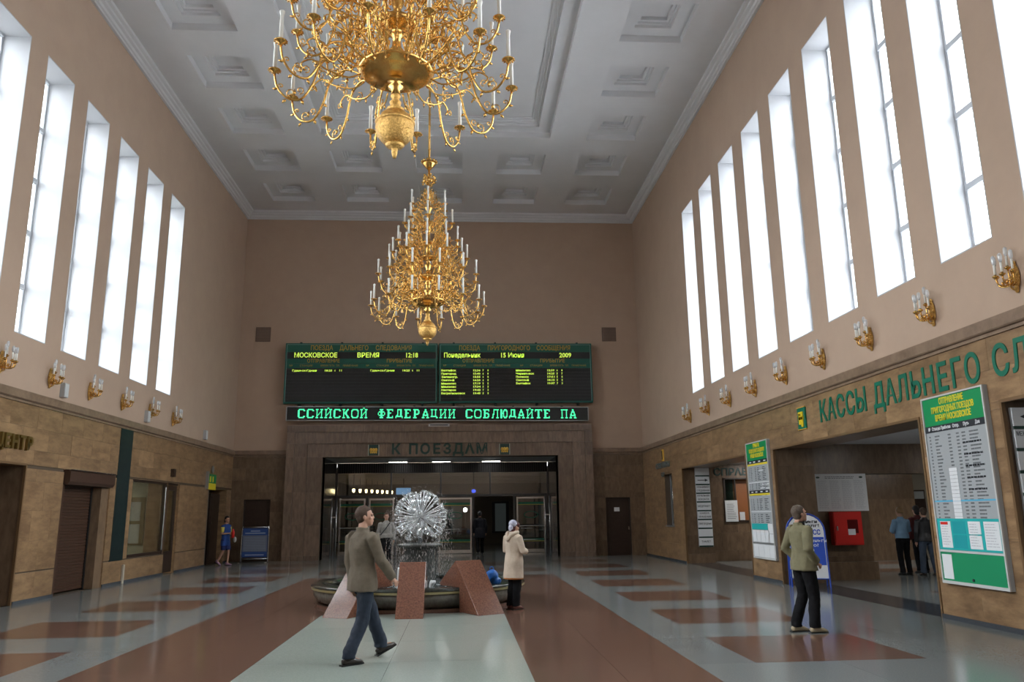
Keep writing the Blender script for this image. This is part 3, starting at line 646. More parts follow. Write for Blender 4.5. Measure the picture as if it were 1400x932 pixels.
# ------------------------------------------------------------------ departure boards on the end wall
def train_board(x0, x1, label, title, row, heads, data):
    w_ = x1 - x0; h = 2.47
    t = thing('departure_board', label, 'timetable board', ((x0 + x1) / 2, YB - .30, 7.33), FB)
    a = w_ / 2; b = h / 2
    f = MB(); f.box(-a, a, -b, -b + .07, -.15, .04).box(-a, a, b - .05, b, -.15, .04).box(-a, -a + .06, -b + .07, b - .05, -.15, .04).box(a - .06, a, -b + .07, b - .05, -.15, .04).build('frame', gframe, t)
    lt = MB(); lt.box(-a + .06, a - .06, b - .062, b - .05, .03, .045).box(-a + .052, -a + .066, -b + .07, b - .05, .03, .045).box(a - .066, a - .052, -b + .07, b - .05, .03, .045).build('bright_edge', mat('mint_edge', (.25, .42, .38), .4), t)
    MB().box(-a + .06, a - .06, -b + .07, b - .05, -.10, .0).build('black_panel', blackm, t)
    for k, (z0, z1) in enumerate(((b - .36, b - .06), (b - .83, b - .64), (b - 1.03, b - .84))): MB().box(-a + .06, a - .06, z0, z1, 0, .02).build('green_header', gdark, t)
    words = title.split()
    pos = ((-1.62, .89), (-.33, 1.16), (1.28, 1.46)) if 'ДАЛЬ' in title else ((-1.90, .86), (-.28, 1.75), (1.57, 1.40))
    for wd, (x, ww) in zip(words, pos): text(wd, t, (x, b - .20, .025), .27, goldlett, extrude=.006, bold=.004, width=ww)
    for wd, x, ww in row: text(wd, t, (x, b - .50, .008), .27, ledy, name='led_row', extrude=.004, bold=.006, width=ww)
    for wd, x, ww in zip(heads, (-1.54, 1.52), (1.30, 1.02)): text(wd, t, (x, b - .735, .025), .21, goldlett, extrude=.005, bold=.003, width=ww)
    for off in (-a + .12, .12 - 0.0):
        for xx, tx, ww in ((.12, '№', .12), (.72, 'СТАНЦИЯ', .5), (1.45, 'ВРЕМЯ', .3), (1.75, 'ПУТЬ', .22), (2.0, 'ПЛ.', .14), (2.5, 'ПРИМЕЧАНИЕ', .6)):
            text(tx, t, (off + xx, b - .93, .025), .10, goldlett, extrude=.002, res=1, width=ww)
    for j in range(10):
        z = b - 1.06 - j * .135; MB().box(-a + .07, a - .07, z - .012, z, 0, .012).build('row_rail', mat('rail_black', (.016, .018, .02), .3), t)
    for x, rws in data:
        for j, (nm_, tm, a1, a2) in enumerate(rws):
            z = b - 1.13 - j * .135
            for tx, dx, ww in ((nm_, 0, .075 * len(nm_)), (tm, 1.30, .30), (a1, 1.68, .05 * len(a1)), (a2, 1.88, .05 * len(a2))):
                text(tx, t, (x + dx, z, .006), .105, ledy, name='led_row', extrude=.002, bold=.004, align='LEFT', width=ww, res=1)
    for k in range(4):
        x = -a + .6 + k * (w_ - 1.2) / 3; MB().box(x - .04, x + .04, b, b + .05, -.295, 0).build('bracket', blackm, t); MB().box(x - .04, x + .04, -b - .08, -b, -.295, 0).build('bracket', blackm, t)
    return t
a = (6.15) / 2
train_board(-7.06, -.92, 'left half of the big departure board showing Moscow time', 'ПОЕЗДА ДАЛЬНЕГО СЛЕДОВАНИЯ',
            [('МОСКОВСКОЕ', -1.86, 1.72), ('ВРЕМЯ', .25, .88), ('12:18', 2.03, .48)], ('ОТПРАВЛЕНИЕ', 'ПРИБЫТИЕ'),
            [(-a + .3, [('Гданьск-Гдыня', '18:25', '6', '11')]), (.35, [('Гданьск-Гдыня', '18:25', '6', '11')])])
train_board(-.86, 5.45, 'right half of the big departure board listing suburban trains', 'ПОЕЗДА ПРИГОРОДНОГО СООБЩЕНИЯ',
            [('Понедельник', -2.2, 1.5), ('15 Июня', -.13, .95), ('2009', 2.06, .5)], ('ОТПРАВЛЕНИЕ', 'ПРИБЫТИЕ'),
            [(-a + .02, [('Балтийск', '12:36', '7', '8'), ('Пригород', '15:40', '6', '8'), ('Зеленогр.', '15:55', '6', '8'), ('Светлый', '16:20', '6', '8'), ('Мамоново', '17:19', '5', '5'), ('Мамоново', '17:34', '5', '5'), ('Нестеров', '19:43', '7', '3'), ('Багратионовск', '19:45', '5', '8')]),
             (.0, [('Мамоново', '12:59', '6', '8'), ('Чернях-вск', '14:25', '5', '7'), ('Полесск', '17:51', '5', '8'), ('Светлый', '18:15', '5', '8'), ('Балтийск', '19:37', '7', '3')])])
# scrolling LED sign
GL = {
 'С': ['.######.', '##....##', '##......', '##......', '##......', '##......', '##....##', '.######.'],
 'И': ['###..###', '.#....#.', '.#...##.', '.#..#.#.', '.#.#..#.', '.##...#.', '.#....#.', '###..###'],
 'К': ['###..##.', '.#..##..', '.#.##...', '.####...', '.#.##...', '.#..##..', '.#...##.', '###..###'],
 'О': ['.######.', '##....##', '#......#', '#......#', '#......#', '#......#', '##....##', '.######.'],
 'Ф': ['..####..', '...##...', '.######.', '#..##..#', '#..##..#', '.######.', '...##...', '..####..'],
 'Е': ['#######.', '.##...#.', '.##.....', '.####...', '.##.....', '.##.....', '.##...#.', '#######.'],
 'Д': ['..#####.', '..#..##.', '..#..##.', '..#..##.', '..#..##.', '.##..##.', '########', '#......#'],
 'Р': ['######..', '.##..##.', '.##...#.', '.##..##.', '.#####..', '.##.....', '.##.....', '####....'],
 'А': ['...##...', '...##...', '..####..', '..#..#..', '.##..##.', '.######.', '.#....#.', '###..###'],
 'Ц': ['###.###.', '.#...#..', '.#...#..', '.#...#..', '.#...#..', '.#...#..', '#######.', '......##'],
 'Б': ['#######.', '.##...#.', '.##.....', '.#####..', '.##..##.', '.##...#.', '.##..##.', '######..'],
 'Л': ['..######', '..#...#.', '..#...#.', '..#...#.', '.##...#.', '.#....#.', '.#....#.', '##...###'],
 'Ю': ['##..###.', '##.##.##', '##.#...#', '####...#', '##.#...#', '##.#...#', '##.##.##', '##..###.'],
 'Т': ['########', '#..##..#', '...##...', '...##...', '...##...', '...##...', '...##...', '..####..'],
 'П': ['########', '.#....#.', '.#....#.', '.#....#.', '.#....#.', '.#....#.', '.#....#.', '###..###']}
t = thing('led_ticker', 'long black scrolling sign with glowing green words under the departure board', 'led sign', (-.84, YB - .34, 5.66), (PI / 2, 0.006, 0))
MB().box(-6.05, 6.05, -.26, .26, -.10, 0).build('black_panel', blackm, t)
MB().box(-6.07, 6.07, .26, .285, -.12, .02).box(-6.07, 6.07, -.285, -.26, -.12, .02).box(-6.085, -6.05, -.26, .26, -.12, .02).box(6.05, 6.085, -.26, .26, -.12, .02).build('frame', alum, t)
adv = .352; x = -5.62; pw, ph = .036, .046
for ch in 'ССИЙСКОЙ ФЕДЕРАЦИИ СОБЛЮДАЙТЕ ПА':
    if ch != ' ':
        b_ = MB(); gl = GL['И' if ch == 'Й' else ch]
        for r, line in enumerate(gl):
            for c, q in enumerate(line):
                if q == '#': b_.box(x + c * pw + .002, x + (c + 1) * pw - .002, .184 - (r + 1) * ph + .002, .184 - r * ph - .002, .001, .006)
        if ch == 'Й':
            for c in (3, 4): b_.box(x + c * pw, x + (c + 1) * pw, .20, .20 + ph * .6, .001, .006)
        b_.build('led_letter', ledg, t)
    x += adv
for k in range(6): xx = -5 + 2 * k; MB().box(xx - .04, xx + .04, .285, .33, -.335, -.02).build('bracket', blackm, t)
t = thing('name_plate', 'tiny grey plate under the middle of the green led sign', 'plate', (-.84, PY - .02, 5.20), FB); MB().box(-.42, .42, -.06, .06, 0, .02).build('plate', alum, t); MB().box(-.36, .36, -.02, .02, .02, .024).build('print_line', ink, t)
# portal lettering and emblems
t = thing('portal_lettering', 'dark green raised letters on the stone lintel over the exit', 'sign', (-.84, PY + .10, 4.235), FB)
X = {'К': -1.72, 'П': -1.02, 'О': -.55, 'Е': -.09, 'З': .33, 'Д': .77, 'А': 1.23, 'М': 1.72}
for ch, x in X.items(): text(ch, t, (x, 0, 0), .55, glettD, name='letter', extrude=.02, bold=.018)
for k, x in enumerate((-3.44, 1.80)):
    t = thing('train_emblem', ['square green plate with golden train emblem left of the lintel letters', 'square green plate with golden train emblem right of the lintel letters'][k], 'emblem', (x, PY + .13, 4.23), FB)
    MB().box(-.19, .19, -.21, .21, 0, .03).build('plate', glettD, t)
    MB().box(-.22, -.19, -.22, .22, 0, .04).box(.19, .22, -.22, .22, 0, .04).build('side_strip', mat('pale_strip', (.42, .45, .36), .5), t)
    e = MB()
    for j in range(3): e.ell((-.10 + j * .10, .01, .045), (.06, .075, .02), 10, 6)
    e.box(-.155, .155, -.04, .04, .03, .055).prism([(-.15, -.06), (.15, -.06), (.13, -.10), (-.13, -.10)], .03, .05)
    for j in range(4): e.lathe([(.0, 0), (.03, 0), (.03, .02), (0, .02)], (-.11 + .073 * j, -.105, .03), 10)
    e.build('golden_train', goldflat, t)

# ------------------------------------------------------------------ signs on the right wall
t = thing('wall_letters', 'large green raised letters along the right wall frieze', 'sign', (XR - .025, 16.0, 3.64), FR)
letters = 'КАССЫ ДАЛЬНЕГО СЛЕДОВАНИЯ'
adv_ = {'Ы': .42, ' ': .20, 'Д': .39, 'А': .36, 'М': .42, 'О': .40, 'С': .37, 'Л': .37, 'Г': .31, 'Ь': .34, 'Я': .37}
x = .0
for ch in letters:
    a_ = adv_.get(ch, .355) * 1.065
    if ch != ' ': text(ch, t, (x + a_ / 2, -.02, 0), .60, glett, name='letter', extrude=.010, bold=.011).scale = (.84, 1, 1)
    x += a_
t = thing('figure_emblem', 'upright green and gold emblem at the start of the green wall letters', 'emblem', (XR - .022, 16.82, 3.62), FR)
MB().box(-.20, .20, -.23, .23, 0, .03).build('plate', glett, t)
MB().box(-.12, .10, .06, .14, .03, .05).box(-.10, -.01, -.13, .10, .03, .05).box(.01, .10, -.19, .06, .03, .05).box(-.12, .12, -.03, .03, .03, .05).build('golden_figure', mat('bright_gold', (.80, .58, .02), .4), t)
MB().box(-.20, .20, .23, .245, 0, .04).box(-.20, .20, -.245, -.23, 0, .04).build('edge', goldflat, t)
t = thing('metal_lettering', 'thin pale metal lettering on the right wall beside the corner', 'sign', (XR - .04, 29.1, 3.34), FR)
text('СУВЕНИРЫ', t, (0, 0, 0), .28, mat('pale_metal', (.28, .34, .34), .35, .6), extrude=.012, bold=.0, width=2.0); text('БАР', t, (0, -.34, 0), .22, mat('pale_metal', (.28, .34, .34)), extrude=.012)
t = thing('narrow_plate', 'narrow upright gilt plate above the pale metal lettering', 'plate', (XR - .02, 29.0, 3.72), FR); MB().box(-.10, .10, -.22, .2, 0, .04).build('plate', goldflat, t); MB().box(-.05, .05, -.17, .15, .04, .05).build('dark_inset', ink, t)

def dashes(parent, x0, x1, y0, y1, rows_, cols, z, m_, name='print_rows', hfrac=.45, fill=.8):
    """rows of tiny print, joined into one part"""
    b = MB(); dh = (y1 - y0) / rows_
    for r in range(rows_):
        yy = y1 - (r + .5) * dh
        for c0, c1, wv in cols:
            x = x0 + c0 * (x1 - x0); e = x0 + c1 * (x1 - x0) * (1 if not wv else 1); L_ = (e - x) * (random.uniform(1 - wv, 1) if wv else 1)
            while L_ > .01:
                q = min(L_, random.uniform(.03, .09)); b.box(x, x + q * fill, yy - dh * hfrac / 2, yy + dh * hfrac / 2, z, z + .0015); x += q; L_ -= q
    return tag(b.build(name, m_, parent), kind='stuff')
def timetable(yc, w_, z0, z1, label, kind):
    t = thing('timetable_board', label, 'timetable board', (XR - .025, yc, (z0 + z1) / 2), FR); a = w_ / 2; b = (z1 - z0) / 2; d = .06
    MB().box(-a, a, -b, b, 0, d).build('backing', greyp, t)
    MB().box(-a, a, b - .025, b, d, d + .02).box(-a, a, -b, -b + .03, d, d + .02).box(-a, -a + .025, -b + .03, b - .025, d, d + .02).box(a - .03, a, -b + .03, b - .025, d, d + .02).build('frame', mat('pale_frame', (.55, .56, .55), .4), t)
    H = z1 - z0; A = a - .03
    hd = MB().box(-A, A, b - .16 * H, b - .03, d, d + .006).build('green_header', boardg, t)
    ln = ('ОТПРАВЛЕНИЕ', 'ПРИГОРОДНЫХ ПОЕЗДОВ', 'ВРЕМЯ МОСКОВСКОЕ') if kind == 2 else ('ПРИБЫТИЕ', 'ПОЕЗДОВ ДАЛЬНЕГО СЛЕДОВАНИЯ', 'ВРЕМЯ МОСКОВСКОЕ')
    for k, s_ in enumerate(ln): text(s_, t, (0, b - .10 - k * .125, d + .008), .125, yellow, name='yellow_line', extrude=.002, bold=.004, width=min(.72 * w_, .055 * len(s_)))
    if kind == 2:
        MB().box(-A, A, b - .195 * H, b - .16 * H, d, d + .008).build('black_header', ink, t)
        for x, s_ in ((-.86, '№'), (-.62, 'Станция'), (-.28, 'Прибытие'), (.06, 'Отпр.'), (.40, 'Путь'), (.75, 'Дни')): text(s_, t, (x * A, b - .178 * H, d + .009), .07, paper, name='column_title', extrude=.001, bold=.002, res=1, width=.028 * len(s_) + .02)
        y1 = b - .21 * H; y0 = b - .70 * H
        dashes(t, -A, A, y0, y1, 27, [(.04, .07, 0), (.14, .25, .5), (.37, .42, 0), (.51, .56, 0), (.60, .66, 0), (.72, .90, .6)], d + .001, inkg, fill=.9)
        for k in range(5): dashes(t, -A, A, y0 + .5 + k * .17, y0 + .56 + k * .17, 1, [(.60, .95, .2)], d + .002, ink)
        for k in range(15): MB().box(-A * .36, -A * .10, y1 - .52 - (k + 1) * .055, y1 - .525 - k * .055, d + .002, d + .006).build('white_sticker', paper, t)
        MB().box(-A * .36, -A * .10, y0 - .02, y0 + .02, d + .002, d + .006).build('white_sticker', paper, t)
        MB().box(-A, A, y0 + .36, y0 + .385, d, d + .004).build('blue_line', mat('sky_blue', (.10, .42, .62), .5), t)
        bx = MB().box(-A, A, -b + .25 * H - .04, -b + .255 * H - .04, d, d + .02)
        MB().box(-A, A, -b + .50, -b + .96, d, d + .010).build('turquoise_field', teal, t)
        for x, ww, s2 in ((-.97, .26, 1), (-.04, .28, 2), (.44, .33, 3)):
            cx = x * A + .06
            if s2 == 2: MB().box(cx, cx + ww, -b + .74, -b + .92, d + .01, d + .014).build('pinned_sheet', paper, t); MB().box(cx, cx + ww, -b + .53, -b + .72, d + .01, d + .014).build('pinned_sheet', paper, t)
            else: MB().box(cx, cx + ww, -b + .53, -b + .92, d + .01, d + .014).build('pinned_sheet', paper, t)
            dashes(t, cx + .03, cx + ww - .03, -b + .56, -b + .90, 9, [(.0, 1, .3)], d + .0145, mat('light_print', (.45, .46, .5), .6), hfrac=.25)
        MB().box(-.87 * A, -.62 * A, -b + .87, -b + .91, d + .0145, d + .017).build('red_heading', redm, t)
        MB().box(-.48 * A, -.06 * A, -b + .53, -b + .72, d + .01, d + .012).build('empty_pocket', mat('turquoise_pocket', (.02, .34, .37), .3), t); MB().box(-.48 * A, -.06 * A, -b + .74, -b + .92, d + .01, d + .012).build('empty_pocket', mat('turquoise_pocket', (.02, .34, .37), .3), t)
        MB().box(-A, A, -b + .03, -b + .46, d, d + .012).build('green_field', mat('felt_green', (.0, .25, .10), .6), t)
        MB().box(-A + .03, -A + .27, -b + .07, -b + .43, d + .012, d + .016).build('pinned_sheet', paper, t)
        MB().box(-A, A, -b + .465, -b + .495, d, d + .02).box(-A, A, -b + .03, -b + .045, d + .012, d + .02).build('divider', mat('pale_frame', (.55, .56, .55)), t)
        MB().lathe([(0, 0), (.02, 0), (.02, .015), (0, .015)], (.0, -b + .09, d + .012), 8).build('lock', ink, t)
    else:
        for (yt, hh) in ((.16, .045), (.42, .045)):
            MB().box(-A, A, b - (yt + hh * .6) * H, b - yt * H, d, d + .008).build('black_header', ink, t)
            MB().box(-A, A, b - (yt + hh) * H, b - (yt + hh * .65) * H, d, d + .008).build('yellow_rule', yellow, t)
            for x in (-.8, -.4, .1, .6): MB().box(x * A, x * A + .14, b - (yt + .020) * H, b - (yt + .010) * H, d + .008, d + .01).build('column_title', paper, t)
        for (u0, u1, n_) in ((.22, .34, 8), (.36, .415, 4), (.49, .59, 7), (.62, .70, 5)):
            dashes(t, -A, A, b - u1 * H, b - u0 * H, n_, [(.05, .08, 0), (.14, .22, .5), (.34, .40, 0), (.46, .62, .5), (.7, .9, .5)], d + .001, ink, hfrac=.4)
        for u in (.35, .60): MB().box(-A, A, b - (u + .006) * H, b - u * H, d, d + .004).build('white_rule', paper, t)
        for (x, u, ww) in ((.05, .25, .3), (.3, .37, .25), (.7, .37, .2), (.1, .40, .3), (.65, .405, .25), (.2, .46, .2), (.7, .46, .2)): MB().box(x * A, x * A + ww, b - (u + .008) * H, b - u * H, d + .002, d + .005).build('white_sticker', paper, t)
        MB().box(-A, .5 * A, b - .755 * H, b - .705 * H, d, d + .012).build('turquoise_heading', teal, t)
        for k in range(4): MB().box(-A + .02 + k * .28, -A + .28 + k * .28, b - .86 * H, b - .76 * H, d, d + .012).build('pinned_sheet', paper, t)
        for u0, u1 in ((.705, .785), (.79, .86)): MB().box(.56 * A, .97 * A, b - u1 * H, b - u0 * H, d, d + .012).build('pinned_sheet', paper, t)
        MB().box(-A, A, b - .872 * H, b - .864 * H, d, d + .02).build('divider', alum, t)
        for k in range(4): MB().box(-A + .02 + k * .355, -A + .36 + k * .355, b - .985 * H, b - .88 * H, d, d + .012).build('pinned_sheet', paper, t)
timetable(11.44, 1.53, .545, 3.37, 'tall grey train timetable with green header on the pier nearest the viewer', 2)
timetable(19.52, 1.44, .51, 3.36, 'tall narrow arrivals timetable with two black header rows on the farther pier', 1)
def finger_sign(loc, w_, h, n, texts, label, arrow):
    t = thing('direction_sign', label, 'sign', loc, FB); rh = h / n
    MB().box(0, w_, 0, h, -.03, 0).build('backing', alum, t)
    for k in range(n):
        y1 = h - k * rh; y0 = y1 - rh
        p_ = MB().box(.015, w_ - .015, y0 + .05, y1, 0, .015).build('white_row', paper, t)
        MB().box(.015, w_ - .015, y0 + .005, y0 + .045, 0, .012).build('green_bar', glettD, t)
        s_ = texts[k] if k < len(texts) else ''
        if s_ in ('<', '>'):
            sx = 1 if s_ == '>' else -1; c_ = w_ / 2; yy = y0 + .05 + (rh - .05) / 2
            q = MB(); q.prism([(c_ - sx * .17, yy - .012), (c_ + sx * .08, yy - .012), (c_ + sx * .08, yy - .045), (c_ + sx * .19, yy), (c_ + sx * .08, yy + .045), (c_ + sx * .08, yy + .012), (c_ - sx * .17, yy + .012)][::sx], .015, .02); q.build('arrow', ink, t)
        elif s_:
            ls = s_.split('\n')
            for j, l_ in enumerate(ls): text(l_, t, (w_ / 2, y0 + .05 + (rh - .05) * (len(ls) - j - .5) / len(ls), .016), .085, ink, extrude=.001, res=1, width=min(w_ - .08, .052 * len(l_)))
finger_sign((7.90, 26.58, .52), .50, 2.58, 9, ['', '>', 'КАССЫ ДАЛЬНЕГО\nСЛЕДОВАНИЯ', 'НАЧАЛЬНИК\nВОКЗАЛА', 'МЕДПУНКТ', 'КАМЕРА\nХРАНЕНИЯ', 'ПРИГОРОДНЫЕ', '', 'ТУАЛЕТ'], 'tall white list of directions on the pier beside the enquiry window', 1)
finger_sign((7.565, 10.40, .9), .62, 2.1, 7, ['<', 'МЕЖДУНАРОДНЫЕ\nКАССЫ', 'СЕРВИС\nЦЕНТР', 'БАГАЖ', '', '', ''], 'grey list of directions with arrow in the opening at the right edge', 1)
# poster and red fire cabinet on wall B
t = thing('poster', 'wide white printed notice above the red cabinet in the aisle', 'poster', (9.46, 19.44, 2.08), FB)
MB().box(-.65, .65, -.455, .455, 0, .01).build('sheet', paper, t)
for k, x in enumerate((-.60, -.29, .02, .33)):
    dashes(t, x, x + .27, -.40, .30, 26, [(0, 1, .25)], .0102, mat('light_print', (.45, .46, .5)), hfrac=.3)
dashes(t, -.4, .4, .33, .40, 2, [(0, 1, .1)], .0102, inkg)
for x in (-.58, .52): MB().ell((x, .37, .01), (.05, .025, .004), 10, 4).build('oval_mark', glettD, t)
t = thing('fire_cabinet', 'red metal fire hose cabinet mounted below the white notice', 'cabinet', (9.42, 19.40, 1.22), FB)
MB().box(-.36, .36, -.40, .39, -.0, .20).build('body', redm, t); d_ = MB().box(-.34, .34, -.38, .37, .202, .222).build('door', redm, t)
MB().box(-.02, .24, -.12, .20, .223, .228).build('window_pane', mat('dark_red_glass', (.10, .01, .01), .1), d_); MB().box(-.02, .16, -.16, -.02, .229, .233).build('sticker', paper, d_)
MB().box(-.30, -.27, -.05, .05, .222, .245).build('handle', steel, d_)
t = thing('wall_picture', 'small framed picture on the beige wall of the ticket room', 'picture', (15.85, 26.97, 1.95), FB); MB().box(-.22, .22, -.40, .35, 0, .03).build('frame', wood, t); MB().box(-.18, .18, .05, .30, .03, .035).build('photo', mat('pale_photo', (.4, .42, .42), .5), t)
t = thing('panel', 'olive green panel on the back wall of the ticket room', 'panel', (17.3, 26.95, 1.3), FB); MB().box(-.7, 1.2, -1.0, .9, 0, .04).build('board', olive, t); MB().box(-.6, .3, 1.0, 1.5, 0, .04).build('orange_sign', mat('orange_sign', (.35, .18, .03), .5), t)

# ------------------------------------------------------------------ free-standing signs
def rounded(w_, h, r, top=False, n=6):
    P = []
    for cx, cy, a0 in ((w_ / 2 - r, h - r, 0), (-w_ / 2 + r, h - r, 90), (-w_ / 2 + r, r, 180), (w_ / 2 - r, r, 270)):
        rr_ = r
        if top and a0 >= 180: P.append((cx + (r if a0 == 270 else -r), cy - r)); continue
        for k in range(n + 1): q = math.radians(a0 + 90 * k / n); P.append((cx + rr_ * math.cos(q), cy + rr_ * math.sin(q)))
    return P
t = thing('info_stand', 'blue printed notice stand on metal frame before the left end door', 'sign stand', (-7.76, 31.55, 0))
fr = MB()
for x in (-.50, .50): fr.tube(catmull([(x * .9, 0, 1.30), (x, 0, 1.22), (x, 0, .0)], 3), .022, 8)
fr.tube([(-.46, 0, 1.30), (.46, 0, 1.30)], .022, 8).tube([(-.5, 0, .14), (.5, 0, .14)], .022, 8).build('tube_frame', steel, t, smooth=True)
for x in (-.5, .5): MB().box(x - .04, x + .04, -.28, .28, 0, .03).build('foot', steel, t)
MB().box(-.46, .46, -.012, .012, .20, 1.26).build('blue_panel', mat('stand_blue', (.03, .08, .28), .5), t); MB().box(-.45, .45, -.016, -.012, .40, 1.0).build('print_field', mat('print_grey', (.16, .18, .24), .6), t)
for k in range(9): MB().box(-.40, .40, -.018, -.016, .44 + k * .06, .46 + k * .06).build('print_line', mat('pale_blue_print', (.25, .29, .36), .6), t)
for z, ww in ((1.16, .35), (1.08, .75), (.28, .70)): MB().box(-ww / 2, ww / 2, -.018, -.012, z - .02, z + .02).build('heading_line', mat('heading_blue_white', (.3, .38, .55), .6), t)
for x in (-.5, .5):
    for z in (.32, 1.0): MB().ell((x, -.02, z), (.03, .03, .03), 8, 6).build('clamp', steel, t)

t = thing('pavement_sign', 'white and blue round-topped advertising board behind the olive jacket man', 'a-board', (7.80, 17.95, 0), (0, 0, -.30))
tilt = .16
def aside(s_, parent):
    f = MB(); P = rounded(.80, 1.60, .38, top=True)
    pts = [(x, 0, z) for x, z in P] ; pts = pts[:] ; full = [(.40, 0, -.0)] + [(x, 0, z) for x, z in P if z > .1] + [(-.40, 0, 0)]
    f.tube(full, .018, 6, cap=True)
    f.tube([(-.40, 0, .18), (.40, 0, .18)], .014, 6)
    o = f.build('side_frame', bluem, parent, rot=(s_ * tilt, 0, 0), loc=(0, s_ * .255, 0)); return o
fo = aside(-1, t); ba = aside(1, t)
P = [(x, z) for x, z in rounded(.76, 1.38, .36, top=True)]
MB().prism(P, -.008, .008, lambda p: (p[0], p[2], p[1] + .19)).build('white_sheet', paper, fo)
MB().prism([(-.365, .47), (.365, .47), (.365, 1.08), (-.365, 1.08)], -.012, -.0085, lambda p: (p[0], p[2], p[1])).build('blue_field', mat('ad_blue', (.03, .09, .50), .4), fo)
text('ЭКСПРЕСС', fo, (0, -.0125, 1.18), .15, mat('ad_blue', (.03, .09, .5)), rot=FB, extrude=.002, bold=.005, width=.62)
for k, (s_, z, m__) in enumerate((('Деньги', 1.42, ink), ('в долг!', 1.33, ink), ('Нужны деньги', 1.0, paper), ('быстро?', .90, paper), ('2000', .79, paper), ('ЗДЕСЬ', .58, paper), ('займы', .38, ink))): text(s_, fo, (.05 if k < 2 else 0, -.0135, z), .095, m__, rot=FB, extrude=.0015, bold=.002, width=.07 * len(s_))
MB().prism(P, -.008, .008, lambda p: (p[0], p[2], p[1] + .19)).build('white_sheet', paper, ba)

# ------------------------------------------------------------------ chandeliers
def spiral(cx, cz, r, a0, turns, sgn=1, n=12, y=0.):
    return [(cx + r * (1 - .75 * k / n) * math.cos(a0 + sgn * turns * 2 * PI * k / n), y, cz + r * (1 - .75 * k / n) * math.sin(a0 + sgn * turns * 2 * PI * k / n)) for k in range(n + 1)]
def leaf(mb, p, q, w_):
    p, q = Vector(p), Vector(q); d = (q - p); s = d.normalized().cross(Vector((0, 1, 0))) * w_; y = Vector((0, w_ * .6, 0)); mid = p + d * .45
    mb.add([p, mid + s, mid + y, mid - s, mid - y, q], [(0, 2, 1), (0, 3, 2), (0, 4, 3), (0, 1, 4), (5, 1, 2), (5, 2, 3), (5, 3, 4), (5, 4, 1)])
def arm_mesh(r0, R, drop, thick=.014):
    d = R - r0; mb = MB()
    P = [(r0, 0, .02), (r0 + .10 * d, 0, .10 * d), (r0 + .26 * d, 0, .17 * d), (r0 + .42 * d, 0, .11 * d), (r0 + .50 * d, 0, -.02 * d), (r0 + .56 * d, 0, -.20 * d - drop * .3),
         (r0 + .68 * d, 0, -.33 * d - drop), (r0 + .84 * d, 0, -.33 * d - drop), (r0 + .96 * d, 0, -.20 * d - drop), (R, 0, -.03 - drop)]
    mb.tube(catmull(P, 4), [thick * 1.1] * 10 + [thick] * 40 if False else thick, 6)
    # lower branch from hub, joining the hook
    P = [(r0, 0, -.04), (r0 + .14 * d, 0, -.10 * d), (r0 + .30 * d, 0, -.06 * d), (r0 + .44 * d, 0, .0), (r0 + .58 * d, 0, .10 * d), (r0 + .70 * d, 0, .04 * d), (r0 + .66 * d, 0, -.05 * d)]
    mb.tube(catmull(P, 3), thick * .8, 5)
    for (x, z, r, a0, tr, sg) in ((.22, .26, .085, -1.2, 1.1, 1), (.40, .22, .07, 3.4, 1.0, -1), (.30, -.05, .08, 1.4, 1.2, 1), (.60, .16, .07, 2.8, 1.1, -1), (.74, .02, .05, 3.0, 1.1, 1),
                                  (.80, -.26, .06, -1.4, 1.1, 1), (.70, -.22, .05, -1.5, 1.1, -1), (.92, -.18, .035, -.8, 1.1, 1), (.52, .03, .06, .5, 1.1, 1)):
        zz = z * d - (drop if x > .65 and z < 0 else 0)
        mb.tube(spiral(r0 + x * d, zz, r * d, a0, tr, sg, 9, y=random.uniform(-.012, .012)), thick * .55, 4)
    for (x, z, dx, dz) in ((.10, .12, -.02, .10), (.30, .20, .05, .10), (.48, .02, .08, .06), (.56, -.14, -.06, -.06), (.68, -.33, -.03, -.08), (.85, -.34, .05, -.06), (.95, -.22, .07, .0), (.36, .0, .02, -.1), (.16, -.10, .0, -.09), (.62, .12, .03, .10), (.76, -.30, .0, .10)):
        q = drop if x > .55 and z < 0 else 0
        leaf(mb, (r0 + x * d, 0, z * d - q), (r0 + (x + dx) * d, 0, (z + dz) * d - q), .022)
    return mb.mesh('arm', gold, smooth=True)
def cup_mesh():
    mb = MB(); mb.lathe([(.0, -.03), (.016, -.03), (.02, -.01), (.068, .012), (.074, .022), (.02, .014), (.018, .03), (.0, .03)], n=14)
    for k in range(12): a = 2 * PI * k / 12; mb.ell((.072 * math.cos(a), .072 * math.sin(a), .012), (.012, .012, .008), 5, 3)
    return mb.mesh('drip_cup', gold, smooth=True)
def candle_mesh(): return MB().lathe([(0, .02), (.025, .02), (.023, .26), (.021, .34), (.031, .385), (.031, .40), (.012, .415), (0, .415)], n=10).mesh('candle', candlem, smooth=True)
def bulb_mesh(): return MB().lathe([(0, .0), (.01, 0), (.018, .02), (.012, .05), (0, .065)], n=8).mesh('bulb', bulbm, smooth=True)
cupM, canM = cup_mesh(), candle_mesh()
TIERS = [(.43, 1.46, 0., 14, .0, .10), (.34, 1.30, .70, 12, .5, .04), (.30, 1.02, 1.22, 12, .0, .03), (.24, .81, 1.63, 10, .5, .02), (.20, .63, 2.18, 8, .0, .01), (.15, .50, 2.62, 6, .5, .0)]
